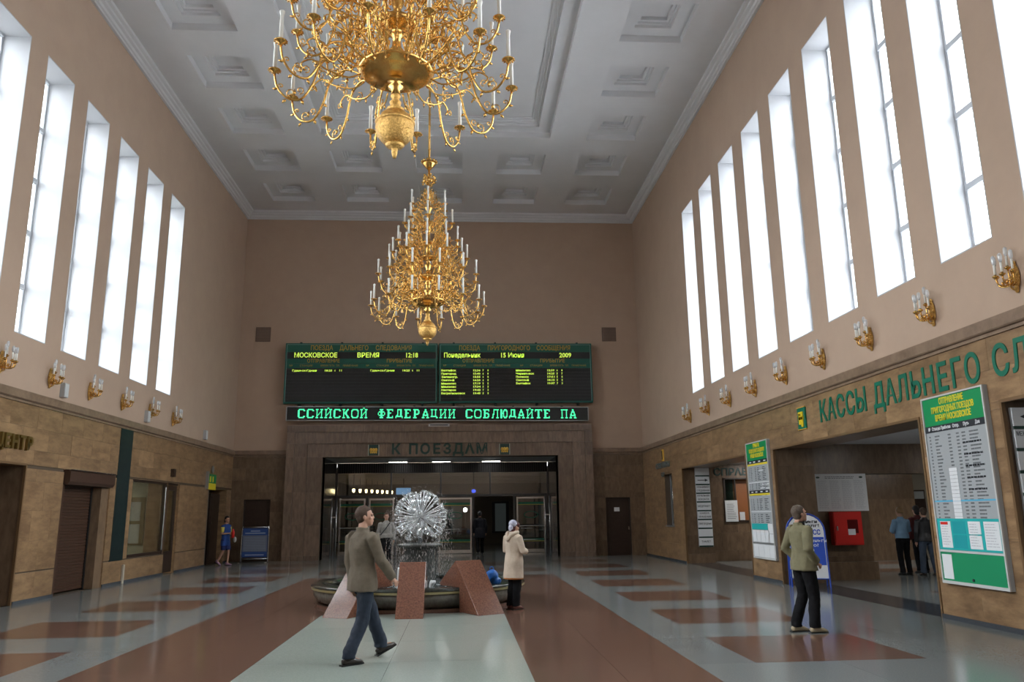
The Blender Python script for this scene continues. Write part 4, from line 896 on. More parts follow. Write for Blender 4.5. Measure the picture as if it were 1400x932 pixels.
def chandelier(loc, label, spin):
    t = thing('chandelier', label, 'chandelier', loc, (0, 0, spin), 'gilded many-armed chandeliers')
    st = MB()
    st.lathe([(.0, -.30), (.06, -.30), (.05, -.24), (.10, -.20), (.05, -.14), (.12, -.10), (.27, -.09), (.28, -.07), (.38, -.055), (.455, .0), (.47, .03), (.44, .05), (.20, .12), (.09, .15), (.06, .22), (.10, .30), (.06, .36), (.05, .48), (.09, .52), (.05, .56),
              (.06, .60), (.22, .64), (.26, .70), (.20, .74), (.07, .80), (.05, .9), (.09, 1.0), (.05, 1.08), (.05, 1.14), (.18, 1.18), (.22, 1.24), (.07, 1.30), (.05, 1.42), (.07, 1.5), (.05, 1.55), (.15, 1.60), (.18, 1.65), (.06, 1.70), (.045, 1.9), (.07, 1.98),
              (.04, 2.08), (.12, 2.14), (.15, 2.20), (.05, 2.25), (.04, 2.5), (.09, 2.58), (.11, 2.63), (.04, 2.68), (.035, 2.95), (.08, 3.0), (.03, 3.06), (.03, 3.85), (0, 3.85)], n=28)
    st.build('stem', gold, t, smooth=True)
    bl = MB(); n, k = 40, 24; bl.ell((0, 0, -.74), (.235, .235, .245), n, k)
    for q in range(len(bl.v)):
        x, y, z = bl.v[q]; a = math.atan2(y, x); e = 1 + .035 * math.sin(9 * a + 18 * z) * math.cos(26 * z); bl.v[q] = (x * e, y * e, z)
    bl.lathe([(.20, -.70), (.238, -.695), (.246, -.675), (.238, -.655), (.20, -.65)], n=32)
    bl.lathe([(0, -1.14), (.02, -1.14), (.035, -1.08), (.04, -1.02), (.09, -1.0), (.12, -.97), (.05, -.93), (0, -.93)], n=16)
    bl.lathe([(0, -.52), (.10, -.52), (.11, -.49), (.06, -.45), (.075, -.40), (.04, -.36), (.065, -.32), (.05, -.29), (0, -.29)], n=20)
    bl.build('pierced_ball', goldrough, t, smooth=True)
    for (r0, R, z, n, ph, drop) in TIERS:
        key = 'arm%.2f' % R
        if key not in _TC: _TC[key] = (arm_mesh(r0, R, drop),)
        for k in range(n):
            a = 2 * PI * (k + ph) / n
            A = link('arm', _TC[key][0], t, (0, 0, z), (0, 0, a))
            link('drip_cup', cupM, A, (R, 0, -drop)); link('candle', canM, A, (R, 0, -drop))
    # upright scroll ornaments between the tiers
    if 'orn' not in _TC:
        o_ = MB()
        for s_ in (-1, 1):
            o_.tube(catmull([(0, 0, 0), (s_ * .05, 0, .07), (s_ * .035, 0, .16), (s_ * .06, 0, .23), (s_ * .10, 0, .21), (s_ * .085, 0, .17)], 3), .007, 4)
            o_.tube(spiral(s_ * .07, .05, .045, 0, 1.1, s_, 8), .006, 4)
            leaf(o_, (s_ * .04, 0, .10), (s_ * .11, 0, .13), .016)
        leaf(o_, (0, 0, .08), (0, 0, .30), .025); _TC['orn'] = o_.mesh('scroll_ornament', gold, smooth=True)
    for (r, z, n, s_) in ((.34, .05, 12, 1.3), (.62, .16, 14, 1.5), (.24, .42, 8, 1.2), (.52, .80, 12, 1.4), (.26, 1.0, 8, 1.1), (.44, 1.30, 10, 1.2), (.22, 1.45, 8, .9), (.34, 1.72, 8, 1.1), (.18, 1.95, 6, 1.1), (.28, 2.25, 8, 1.0), (.20, 2.68, 6, 1.0), (.12, 2.9, 6, .9)):
        for k in range(n):
            link('scroll_ornament', _TC['orn'], t, (r * math.cos(2 * PI * k / n), r * math.sin(2 * PI * k / n), z), (0, 0, 2 * PI * k / n), (s_, s_, s_))
    # shell medallions and pierced crown at the top
    if 'shell' not in _TC:
        o_ = MB()
        for k in range(9):
            a = PI * (k / 8) * 1.3 - .47; o_.ell((0, .10 * math.cos(a), .10 + .10 * math.sin(a)), (.012, .045, .014), 6, 4, Euler((a, 0, 0)).to_matrix())
        o_.ell((0, 0, .10), (.03, .05, .05), 10, 6); o_.ell((0, 0, .235), (.02, .02, .02), 8, 5); _TC['shell'] = o_.mesh('shell_medallion', gold, smooth=True)
    for k in range(4): a = PI / 2 * k + .4; link('shell_medallion', _TC['shell'], t, (.13 * math.cos(a), .13 * math.sin(a), 3.25), (0, 0, a), (1.25, 1.25, 1.25))
    cr = MB(); cr.lathe([(0, 3.72), (.05, 3.72), (.10, 3.78), (.17, 3.86), (.19, 3.92), (.16, 3.90), (.06, 3.84), (0, 3.84)], n=24)
    for k in range(14): a = 2 * PI * k / 14; cr.ell((.20 * math.cos(a), .20 * math.sin(a), 3.94), (.03, .03, .035), 6, 4)
    cr.build('top_canopy', gold, t, smooth=True)
    H = ZC + .42 - loc[2]
    MB().tube([(0, 0, 3.8), (0, 0, H)], .028, 10).lathe([(.0, H - .10), (.22, H - .03), (.22, H), (0, H)], n=20).build('hanging_rod', mat('rod_brass', (.50, .28, .08), .3, 1.), t, smooth=True)
    j = MB()
    for k in range(int((H - 3.9) / .35)): j.ell((0, 0, 3.95 + k * .35), (.04, .04, .03), 8, 5)
    j.build('rod_knots', gold, t, smooth=True)
    return t
chandelier((-.80, 9.0, 7.04), 'huge gilded chandelier hanging nearest, cut by the top of the view', .10)
chandelier((-.84, 20.0, 7.06), 'complete gilded chandelier hanging farther off in front of the end wall', .0)

# ------------------------------------------------------------------ wall lamps under the windows
def sconce_proto():
    t = thing('wall_sconce', 'x', 'wall lamp')
    b = MB()          # local: x out of the wall, y along it
    b.ell((.02, 0, .0), (.03, .09, .20), 12, 8).ell((.03, 0, -.20), (.03, .045, .07), 10, 6).ell((.03, 0, .20), (.03, .05, .06), 10, 6)
    for k in range(8): a = 2 * PI * k / 8; b.ell((.045, .06 * math.cos(a), .11 * math.sin(a)), (.02, .025, .035), 6, 4)
    b.tube(catmull([(.02, 0, -.22), (.10, .0, -.20), (.13, 0, -.12), (.08, 0, -.10)], 4), .016, 6).build('back_plate', goldrough, t, smooth=True)
    for (x, y, z) in ((.20, -.19, .02), (.30, -.07, .0), (.30, .09, .0), (.20, .20, .02), (.13, 0, .13)):
        A = MB(); A.tube(catmull([(.03, 0, -.06), (x * .5, y * .35, -.14), (x * .9, y * .85, -.12), (x, y, z - .02)], 4), .013, 6)
        q = Vector((x * .55, y * .55, -.07)); A.tube([(q.x + .035 * math.cos(a) * (1 - a / 9), q.y, q.z + .035 * math.sin(a) * (1 - a / 9)) for a in [k * .7 for k in range(10)]], .008, 4)
        A.ell((x * .7, y * .7, -.10), (.025, .02, .025), 6, 4)
        A.lathe([(0, -.02), (.018, -.02), (.045, .005), (.05, .018), (.02, .012), (.02, .045), (0, .045)], (x, y, z), 12)
        ao = A.build('arm', gold, t, smooth=True)
        MB().lathe([(0, .03), (.017, .03), (.017, .20), (0, .20)], (x, y, z), 10).build('candle', candlem, ao, smooth=True)
        MB().lathe([(.012, .20), (.026, .23), (.033, .28), (.029, .335), (.0, .36)], (x, y, z), 12).build('bulb', bulbm, ao, smooth=True)
    return t
pr = sconce_proto(); first = True
names = ['first', 'second', 'third', 'fourth', 'fifth', 'sixth', 'seventh', 'eighth', 'ninth', 'tenth', 'eleventh']
for side, x, y0, st_, n, rz in ((-1, XL, 25.33, 1.901, 7, 0), (1, XR, 25.24, 1.931, 9, PI)):
    for k in range(n):
        o = pr if first else copy_tree(pr); first = False
        o.location = (x, y0 - st_ * k, 4.70); o.rotation_euler = (0, 0, rz); o.scale = (.86, .86, .86)
        o['label'] = 'gilded candle wall lamp, %s from the far end of the %s window row' % (names[k], 'left' if side < 0 else 'right'); o['group'] = 'candle wall lamps under the windows'

# ------------------------------------------------------------------ fountain
FX, FY = -.80, 16.50
bowl_d = mat('dark_green_granite', (.055, .060, .052), .12, var=(.03, .035, .03), scale=30)
ft = thing('fountain', 'round dark stone fountain bowl with steel dandelion spray ball', 'fountain', (FX, FY, 0))
MB().lathe([(0, 0), (2.02, 0), (2.02, .05), (0, .05)], n=64).build('plinth', f_red, ft)
MB().lathe([(1.80, .05), (1.90, .05), (1.99, .10), (2.05, .20), (2.06, .305), (2.0, .305), (1.70, .10)], n=72, closed=True).build('bowl', mat('grey_bowl_stone', (.19, .185, .16), .25, var=(.12, .118, .10), scale=12), ft, smooth=True)
MB().lathe([(2.02, .305), (2.085, .305), (2.09, .345), (2.02, .345)], n=72, closed=True).build('yellow_band', mat('pale_yellow_stone', (.40, .365, .18), .3), ft)
MB().lathe([(1.66, .345), (2.09, .345), (2.10, .365), (2.06, .40), (1.70, .40), (1.66, .37)], n=72, closed=True).build('rim', bowl_d, ft, smooth=True)
MB().lathe([(0, .06), (1.7, .06), (1.7, .10), (0, .10)], n=64).build('bowl_floor', bowl_d, ft)
wt = MB().lathe([(0, .27), (1.69, .27)], n=64).build('water_surface', glass('pool_water', (.75, .85, .85), .15, .8, white=.05), ft)
MB().lathe([(0, .1), (.36, .1), (.33, .16), (.32, .98), (.36, 1.02), (.46, 1.05), (.47, 1.10), (.40, 1.12), (0, 1.12)], n=32).build('pedestal', mat('wet_stone', (.06, .065, .062), .12, var=(.12, .125, .12), scale=14, stretch=(3, 3, .7)), ft, smooth=True)
SC = Vector((0, 0, 1.62)); RB = .56
MB().tube([(0, 0, 1.1), (0, 0, 1.60)], .045, 10).build('stem', steel, ft, smooth=True)
hub = MB().ell(tuple(SC), (.09, .09, .09), 16, 10).build('hub', steel, ft, smooth=True)
rod = MB(); rod.tube([(0, 0, .08), (0, 0, .50)], .0095, 6).lathe([(0, .49), (.016, .50), (.020, .52), (.0, .53)], n=8); rodm = rod.mesh('spray_rod', mat('bright_steel', (.85, .86, .87), .35, .6), smooth=True)
N = 86; fil = MB(); tips = []
for k in range(N):
    z = 1 - 2 * (k + .5) / N; r = math.sqrt(1 - z * z); a = k * 2.39996; d = Vector((r * math.cos(a), r * math.sin(a), z))
    if d.z < -.82: continue
    q = d.to_track_quat('Z', 'Y'); link('spray_rod', rodm, ft, tuple(SC), tuple(q.to_euler())); tips.append((d, q))
fm = MB(); fm.lathe([(0, .535), (.04, .545), (.075, .535), (.10, .50)], n=14)
for d, q in tips:
    if random.random() < .4: continue
    base = len(fil.v); s_ = random.uniform(.75, 1.1)
    fil.add([SC + q @ Vector((v[0] * s_, v[1] * s_, v[2])) for v in fm.v], fm.f)
wf = fil.build('water_film', water, ft, smooth=True); wf['kind'] = 'stuff'
dr = MB()
for k in range(2600):
    a = random.uniform(0, 2 * PI); r = .66 * math.sqrt(random.uniform(.25, 1.1)); z = random.uniform(.28, 1.75 if r > .5 else 1.4)
    if r < .45 and z < 1.15 and r < .34: continue
    L_ = random.uniform(.015, .07); w_ = random.uniform(.0022, .005); x, y = r * math.cos(a), r * math.sin(a)
    dr.add([(x - w_, y, z), (x + w_, y, z), (x, y + w_, z), (x, y, z + L_)], [(0, 2, 1), (0, 1, 3), (1, 2, 3), (2, 0, 3)])
for k in range(500):
    d = random.choice(tips)[0]; p = SC + d * random.uniform(.5, .66) + Vector((random.gauss(0, .03), random.gauss(0, .03), random.gauss(0, .03))); dr.ell(tuple(p), (.006, .006, .009), 4, 3)
o = dr.build('falling_drops', glass('droplets', (1, 1, 1), .3, 1., white=.25), ft); o['kind'] = 'stuff'
foam = glass('white_jet', (1, 1, 1), .2, 1., white=.7)
for k, (x, y, h, L_) in enumerate(((-.33, -1.1, .44, .03), (.27, -1.25, .20, .03), (.64, -1.15, .42, .22))):
    j = MB()
    if L_ < .1: j.tube(catmull([(x, y, .25), (x, y, .25 + h * .6), (x + L_, y, .25 + h), (x + L_ * 1.5, y, .25 + h * .8)], 4), [.05, .045, .04, .035, .035, .04, .045, .05, .055, .06, .055, .04, .02][:13], 8)
    else: j.tube(catmull([(x, y, .25), (x + .04, y, .25 + h * .7), (x + L_ * .5, y, .25 + h), (x + L_ * .9, y, .25 + h * .6), (x + L_, y, .25)], 4), .028, 8)
    for q in range(10): j.ell((x + random.gauss(0, .07), y + random.gauss(0, .05), .275), (.02, .02, .01), 5, 4)
    j.build('foam_jet', foam, ft, smooth=True)['kind'] = 'stuff'
spl = MB()
for k in range(260): a = random.uniform(0, 2 * PI); r = random.uniform(.4, 1.5) ; spl.ell((r * math.cos(a), r * math.sin(a), .273), (.02, .02, .006), 5, 3)
spl.build('splashes', foam, ft)['kind'] = 'stuff'
gr1 = mat('rosy_granite', (.23, .10, .062), .14, var=(.10, .042, .028), scale=38)
for k, (ang, w_, lab) in enumerate(((-27.3, .50, 'left of three leaning polished granite blocks against the fountain'), (-.6, .46, 'middle of three leaning granite blocks, rust red face'), (28.6, .52, 'right of three leaning granite blocks with its side showing'))):
    a = math.radians(ang - 90)
    t = thing('granite_block', lab, 'block', (FX, FY, 0), (0, 0, a * 1.0), 'granite blocks leaning on the fountain')
    rb = 2.80
    m_ = MB().prism([(2.13, 0), (rb, 0), (1.98, .86), (1.36, .44), (1.42, .402), (2.13, .405)], -w_ / 2, w_ / 2, lambda p: (p[0], p[2], p[1])).mesh('block', gr1)
    bm = bmesh.new(); bm.from_mesh(m_); bmesh.ops.bevel(bm, geom=bm.edges[:], offset=.006, segments=1, affect='EDGES'); bm.to_mesh(m_); bm.free()
    ob = link('block', m_, t)
t = thing('blue_bag', 'blue plastic bag lying on the fountain rim behind the right block', 'bag', (.60, 15.30, .425))
b = MB(); b.ell((0, 0, .10), (.12, .13, .13), 16, 12); b.ell((.07, -.02, .03), (.10, .10, .08), 14, 8)
m_ = b.mesh('bag', bluem); m_ = realise(m_, .012)
nrm = [Vector(v.normal) for v in m_.vertices]
for v, nv in zip(m_.vertices, nrm): v.co = v.co + nv * .02 * noise.noise(v.co * 14)
m_.materials.clear(); m_.materials.append(mat('blue_plastic', (.015, .12, .42), .3)); link('bag', m_, t); MB().tube(catmull([(-.03, 0, .20), (-.04, 0, .26), (.0, 0, .28), (.03, 0, .25), (.02, 0, .20)], 3), .008, 5).build('handles', mat('blue_plastic', (.015, .12, .42)), t)

# ------------------------------------------------------------------ people
skin = mat('skin', (.52, .30, .21), .5, var=(.47, .26, .18), scale=12)
hair_b = mat('brown_hair', (.045, .028, .018), .6, var=(.08, .05, .03), scale=90, bump=.5)
def folds(me, amt, sc_=(9, 9, 3)):
    nrm = [Vector(v.normal) for v in me.vertices]
    for v, nv in zip(me.vertices, nrm):
        c = v.co; f = noise.noise(Vector((c.x * sc_[0], c.y * sc_[1], c.z * sc_[2]))) + .5 * noise.noise(Vector((c.x * sc_[0] * 2.3, c.y * sc_[1] * 2.3, c.z * sc_[2] * 3)))
        v.co = c + nv * amt * f
def person(label, loc, heading, H, J, top, legs, shoes, hair, head_yaw=0., head_pitch=0., vox=.011, open_coat=False, hem=.80, skirt=None, bulk=1., group=None):
    """J: joints in metres for a 1.75 m figure, x forward, y to its left, z up"""
    s = H / 1.75
    t = thing('person', label, 'person', loc, (0, 0, heading), group)
    D = dict(pel=(0, 0, .95), che=(0, 0, 1.28), nb=(-.01, 0, 1.47), hd=(.015, 0, 1.625),
             lh=(0, .095, .92), lk=(.02, .10, .50), la=(-.02, .10, .09), rh=(0, -.095, .92), rk=(.02, -.10, .50), ra=(-.02, -.10, .09),
             ls=(-.01, .185, 1.40), le=(-.04, .25, 1.12), lw=(.03, .25, .88), rs=(-.01, -.185, 1.40), re=(-.04, -.25, 1.12), rw=(.03, -.25, .88), lt=0., rt=0.)
    D.update(J); V = {k: (Vector(v) * s if isinstance(v, tuple) else v) for k, v in D.items()}
    HM = (Matrix.Rotation(head_yaw, 3, 'Z') @ Matrix.Rotation(-head_pitch, 3, 'Y'))
    hc = V['hd']
    hp = lambda x, y, z: hc + HM @ (Vector((x, y, z)) * s)
    b = MB()
    def E(c, r, n=16, k=12): b.ell(hp(*c), tuple(q * s for q in r), n, k, HM)
    E((-.008, 0, .03), (.096, .077, .098)); E((.022, 0, -.035), (.070, .058, .078)); E((.05, 0, -.085), (.034, .036, .026)); E((.088, 0, -.012), (.020, .014, .022)); E((.092, 0, -.022), (.018, .016, .012)); E((.080, 0, .022), (.022, .05, .012)); E((.080, 0, -.052), (.018, .024, .008)); E((.078, 0, -.064), (.018, .02, .008))
    for sg in (-1, 1): E((-.005, sg * .080, -.008), (.018, .010, .030), 8, 6); E((.055, sg * .04, -.02), (.025, .022, .02), 8, 6)
    b.tube([V['nb'] - Vector((0, 0, .05 * s)), V['nb'] + Vector((0, 0, .04 * s)), hp(-.015, 0, -.04)], [.062 * s, .056 * s, .054 * s], 14)
    b.loft([((V['pel'].x, 0, V['pel'].z - .08 * s), .08 * s, .13 * s), ((V['pel'].x, 0, V['pel'].z + .05 * s), .09 * s, .14 * s), ((V['che'].x, 0, V['che'].z), .10 * s, .15 * s), ((V['nb'].x, 0, V['nb'].z - .05 * s), .07 * s, .13 * s), ((V['nb'].x, 0, V['nb'].z), .05 * s, .06 * s)], 16)
    for a in 'lr':
        sg = 1 if a == 'l' else -1
        S, El, Wr = V[a + 's'], V[a + 'e'], V[a + 'w']; b.tube([S, S.lerp(El, .5), El, El.lerp(Wr, .4), Wr], [q * s for q in (.046, .042, .036, .034, .024)], 10)
        d = (Wr - El).normalized(); side = Vector((0, 1, 0)); fw = (side.cross(d)).normalized()
        if abs(fw.length) < .1: fw = Vector((1, 0, 0))
        if V[a + 's'].z > 0:
            pc_ = Wr + d * .045 * s
            b.tube([Wr, Wr + d * .03 * s, Wr + d * .075 * s, Wr + d * .09 * s], [(.022 * s, .018 * s), (.036 * s, .018 * s), (.038 * s, .017 * s), (.028 * s, .012 * s)], 10)
            ax = (d.cross(fw)).normalized()   # across the palm approx +-y
            for f_ in range(4):
                o_ = (f_ - 1.5) * .0175 * s; base = Wr + d * .082 * s + fw * o_; L_ = (.060, .072, .068, .052)[3 - f_] * s; cur = ax * (-sg) * .25 * 0 + Vector((-.0, -sg * .35, 0))
                b.tube([base, base + d * L_ * .5, base + (d + cur * .6).normalized() * L_ * .95], [.0085 * s, .008 * s, .0065 * s], 6)
            tb = Wr + d * .03 * s - fw * 0 + fw * .028 * s; b.tube([tb, tb + (d + fw * .9).normalized() * .035 * s, tb + (d * 1.3 + fw * .5).normalized() * .062 * s], [.011 * s, .010 * s, .008 * s], 6)
        h_, k_, an = V[a + 'h'], V[a + 'k'], V[a + 'a']; b.tube([h_ + Vector((0, 0, .02)), h_.lerp(k_, .5), k_, k_.lerp(an, .35), an], [q * s for q in (.075, .066, .048, .046, .032)], 12)
        ft_ = Matrix.Rotation(V[a + 't'], 3, 'Y'); b.tube([an, an + ft_ @ Vector((.05, 0, -.04)) * s, an + ft_ @ Vector((.14, 0, -.055)) * s], [.034 * s, .034 * s, .024 * s], 10)
    me = b.mesh('body', skin); me = realise(me, vox * .75, 1); me.materials.clear(); me.materials.append(skin); link('body', me, t)
    # eyes
    for sg in (-1, 1): MB().ell(hp(.079, sg * .032, .004), (.010 * s, .012 * s, .006 * s), 8, 6, HM).build('eye', blackm, t, smooth=True)
    # hair
    if hair:
        hm_, style = hair; b = MB(); b.ell(hp(-.016, 0, .042), (.100 * s, .084 * s, .096 * s), 28, 20, HM)
        if style == 'long': b.ell(hp(-.055, 0, -.03), (.065 * s, .075 * s, .10 * s), 16, 12, HM)
        elif style == 'bun': b.ell(hp(-.10, 0, .03), (.05 * s, .06 * s, .05 * s), 14, 10, HM); b.ell(hp(-.03, 0, .06), (.095 * s, .085 * s, .09 * s), 14, 10, HM)
        else: b.ell(hp(-.045, 0, -.005), (.060 * s, .076 * s, .075 * s), 16, 12, HM)
        inv = HM.transposed()
        for i_, v in enumerate(b.v):
            q = inv @ (Vector(v) - hc) / s
            if q.x > .035 and q.z < .062: q.x -= (q.x - .03) * 1.1; 
            n_ = noise.noise(q * 45) * .006; q *= 1 + n_ / .1
            b.v[i_] = tuple(hc + HM @ (q * s))
        b.build('hair', hm_, t, smooth=True)
    # trousers or bare legs with skirt
    if legs:
        lm, kind = legs; b = MB()
        P = V['pel']; b.loft([((P.x, 0, P.z - .12 * s), .105 * s, .165 * s), ((P.x, 0, P.z), .115 * s, .170 * s), ((P.x, 0, P.z + .10 * s), .105 * s, .155 * s)], 20)
        for a in 'lr':
            h_, k_, an = V[a + 'h'], V[a + 'k'], V[a + 'a']
            if kind == 'long': b.tube([h_ + Vector((0, 0, .0)), h_.lerp(k_, .45), k_, k_.lerp(an, .5), an + Vector((0, 0, .035 * s)), an + Vector((.0, 0, -.02 * s))], [q * s * bulk for q in (.100, .090, .073, .070, .070, .074)], 16)
            else: b.tube([h_, h_.lerp(k_, .5), k_.lerp(h_, .1)], [q * s for q in (.10, .092, .085)], 16)
        me = realise(b.mesh('trousers', lm), vox); folds(me, .010 * s, (10, 10, 7)); me.materials.clear(); me.materials.append(lm); link('trousers', me, t)
    # shoes
    if shoes:
        for a in 'lr':
            an = V[a + 'a']; b = MB(); Rm = Matrix.Rotation(V[a + 't'], 3, 'Y') @ Matrix.Rotation(V.get(a + 'z', 0.), 3, 'Z')
            P = [(-.075, -.052), (-.04, -.045), (.02, -.040), (.09, -.055), (.15, -.066), (.185, -.070)]
            b.tube([an + Rm @ Vector((x, 0, z)) * s for x, z in P], [tuple(q * s for q in r) for r in ((.028, .030), (.040, .042), (.040, .045), (.044, .034), (.040, .026), (.022, .015))], 12, flat=True)
            b.tube([an + Rm @ Vector((-.02, 0, -.03)) * s, an + Rm @ Vector((-.02, 0, .03)) * s], [.046 * s, .042 * s], 10)
            so = b.build('shoe', shoes, t, smooth=True)
            q = MB(); q.prism([(-.095, -.036), (.03, -.034), (.12, -.044), (.19, -.028), (.20, 0), (.19, .028), (.12, .044), (.03, .034), (-.095, .036)], -.092, -.076, lambda p: tuple(an + Rm @ Vector(p) * s)); q.build('sole', blackm, so)
    # upper garment
    tm, kind = top
    b = MB(); P, Ch, Nb = V['pel'], V['che'], V['nb']; B = bulk
    fl = 1.12 if kind in ('coat', 'jacket') else 1.0
    rings = [((P.x - .005, 0, hem * s), .125 * s * fl * B, .188 * s * fl * B), ((P.x, 0, (hem + .10) * s), .128 * s * B * fl, .185 * s * B * fl), ((P.x, 0, P.z + .14 * s), .120 * s * B, .168 * s * B), ((Ch.x, 0, Ch.z), .128 * s * B, .185 * s * B),
             ((Nb.x - .01, 0, Nb.z - .09 * s), .112 * s, .185 * s), ((Nb.x - .01, 0, Nb.z - .035 * s), .085 * s, .135 * s), ((Nb.x, 0, Nb.z + .005 * s), .066 * s, .075 * s)]
    if kind == 'coat' : rings.insert(0, ((P.x - .01, 0, (hem) * s), .17 * s, .23 * s)); rings[1] = ((P.x, 0, (hem + .18) * s), .165 * s, .225 * s); rings[2] = ((P.x, 0, (hem + .34) * s), .158 * s, .222 * s)
    b.loft(rings, 28)
    slen = .5 if kind == 'short' else 1.
    for a in 'lr':
        S, El, Wr = V[a + 's'], V[a + 'e'], V[a + 'w']; ins = S.lerp(Vector((S.x, 0, S.z)), .25)
        k_ = 1.15 if kind in ('coat', 'jacket') else 1.0
        if kind == 'short': b.tube([ins, S, S.lerp(El, .6)], [q * s * k_ for q in (.065, .068, .062)], 14)
        elif kind != 'apron': b.tube([ins, S + Vector((0, 0, -.01)), S.lerp(El, .5), El, El.lerp(Wr, .5), Wr + (Wr - El).normalized() * .012 * s], [q * s * k_ for q in (.065, .066, .060, .056, .050, .046)], 16)
    if kind in ('jacket', 'coat', 'shirt'): b.tube([Nb + Vector((-.01, 0, -.03)) * s, Nb + Vector((-.005, 0, .035)) * s], [.078 * s, .072 * s], 16)
    me = realise(b.mesh('jacket', tm), vox); folds(me, .013 * s); me.materials.clear(); me.materials.append(tm)
    nm = {'coat': 'coat', 'jacket': 'jacket', 'shirt': 'shirt', 'short': 'shirt', 'apron': 'apron'}[kind]
    g = link(nm, me, t)
    t['_s'] = s
    return t, V, g, hp, HM, s

khaki = mat('brown_grey_cloth', (.165, .135, .098), .85, var=(.13, .105, .075), scale=14, bump=.3)
jeans = mat('blue_denim', (.010, .018, .034), .8, var=(.018, .031, .054), scale=9, bump=.2)
leath = mat('dark_brown_leather', (.022, .014, .011), .35)
blackt = mat('black_cloth', (.006, .006, .007), .9, var=(.011, .011, .013), scale=10, spec=.2)
# 1 walking man
t, V, g, hp, HM, s = person('man in grey-brown jacket and jeans striding past the fountain', (-1.17, 9.86, 0), math.radians(40), 1.78,
    dict(pel=(.02, 0, .92), che=(.0, .01, 1.26), nb=(.01, 0, 1.46), hd=(.035, 0, 1.615),
         rh=(.02, -.095, .90), rk=(-.02, -.10, .49), ra=(-.20, -.10, .092), lh=(.02, .095, .90), lk=(.23, .10, .52), la=(.36, .09, .135), lt=-.35, rt=0.0,
         rs=(.02, -.20, 1.385), re=(.10, -.26, 1.12), rw=(.27, -.24, .93), ls=(-.02, .19, 1.385), le=(-.03, .20, 1.11), lw=(-.02, .13, .85)),
    (khaki, 'jacket'), (jeans, 'long'), leath, (mat('short_brown_hair', (.055, .030, .018), .7, var=(.09, .052, .032), scale=90, bump=.5), 'short'), head_yaw=-.55, head_pitch=.12, vox=.009, hem=.785, bulk=1.06)
# 2 woman in cream coat
cream = mat('cream_quilted_cloth', (.58, .48, .38), .8, var=(.50, .41, .32), scale=10, bump=.2)
t, V, g, hp, HM, s = person('woman in cream hooded coat with patterned headscarf standing beside the fountain', (.97, 14.78, 0), math.radians(38), 1.56,
    dict(hd=(.04, 0, 1.60), le=(.02, .27, 1.13), lw=(.22, .16, 1.10), re=(.02, -.27, 1.13), rw=(.22, -.14, 1.12), lk=(.02, .08, .5), rk=(.02, -.08, .5), la=(-.02, .08, .09), ra=(-.02, -.08, .09)),
    (cream, 'coat'), (blackt, 'long'), mat('reddish_shoe', (.16, .06, .045), .5), (mat('dark_red_hair', (.09, .012, .012), .6, var=(.05, .01, .01), scale=60), 'long'), head_yaw=-.15, head_pitch=-.12, vox=.010, hem=.60, bulk=1.14)
b = MB(); b.ell(hp(-.045, 0, .055), (.090 * s, .092 * s, .085 * s), 20, 14, HM); b.ell(hp(-.085, 0, -.02), (.05 * s, .07 * s, .08 * s), 14, 10, HM)
MB().ell(hp(.035, 0, .045), (.068 * s, .083 * s, .062 * s), 16, 12, HM).build('fringe', bpy.data.materials['dark_red_hair'], t, smooth=True)
b.build('headscarf', mat('patterned_scarf', (.70, .70, .76), .7, var=(.12, .13, .30), scale=14), t, smooth=True)
b = MB(); b.tube(catmull([V['nb'] + Vector((.05, .11, .03)) * s, V['nb'] + Vector((-.05, .11, .01)) * s, V['nb'] + Vector((-.12, .05, -.05)) * s, V['nb'] + Vector((-.15, 0, -.12)) * s, V['nb'] + Vector((-.12, -.05, -.05)) * s, V['nb'] + Vector((-.05, -.11, .01)) * s, V['nb'] + Vector((.05, -.11, .03)) * s], 4), (.038 * s), 10)
m_ = realise(b.mesh('hood', cream), .010); m_.materials.clear(); m_.materials.append(cream); link('hood', m_, t)
b = MB(); b.loft([((-.01 * s, 0, .585 * s), .168 * s, .228 * s), ((-.01 * s, 0, .600 * s), .172 * s, .232 * s)], 28); b.build('orange_hem', mat('orange_lining', (.50, .18, .04), .7), t)
pk = thing('paper', 'small yellowish paper held by the woman in the cream coat', 'paper', tuple(t.matrix_basis @ (V['lw'] + Vector((.10, -.12, .02)))) if False else (1.17, 15.0, 1.02), (0, .5, .4)); MB().box(-.03, .05, -.05, .05, 0, .004).build('sheet', mat('cream_paper', (.7, .66, .4), .6), pk)
# 3 man right
olivec = mat('olive_jacket_cloth', (.20, .185, .105), .85, var=(.165, .15, .085), scale=12, bump=.3)
t, V, g, hp, HM, s = person('man in olive jacket and black trousers looking up at the boards', (4.86, 11.35, 0), math.radians(12), 1.74,
    dict(pel=(.0, 0, .93), nb=(-.02, 0, 1.46), hd=(.01, 0, 1.61), rk=(.05, -.11, .50), ra=(.02, -.12, .09), lk=(.02, .10, .50), la=(-.14, .08, .09),
         re=(-.10, -.27, 1.13), rw=(.08, -.20, .96), le=(-.10, .27, 1.13), lw=(.08, .20, .96)),
    (olivec, 'jacket'), (blackt, 'long'), mat('tan_shoe', (.42, .34, .22), .5), (mat('greying_hair', (.075, .05, .036), .7, var=(.14, .11, .085), scale=80, bump=.5), 'short'), head_yaw=-.1, head_pitch=.22, vox=.0095, hem=.84, bulk=1.08)
b = MB(); b.tube([V['nb'] + Vector((.02, 0, -.02)) * s, V['nb'] + Vector((.02, 0, .05)) * s], .068 * s, 14); b.build('dark_collar', blackt, t, smooth=True)
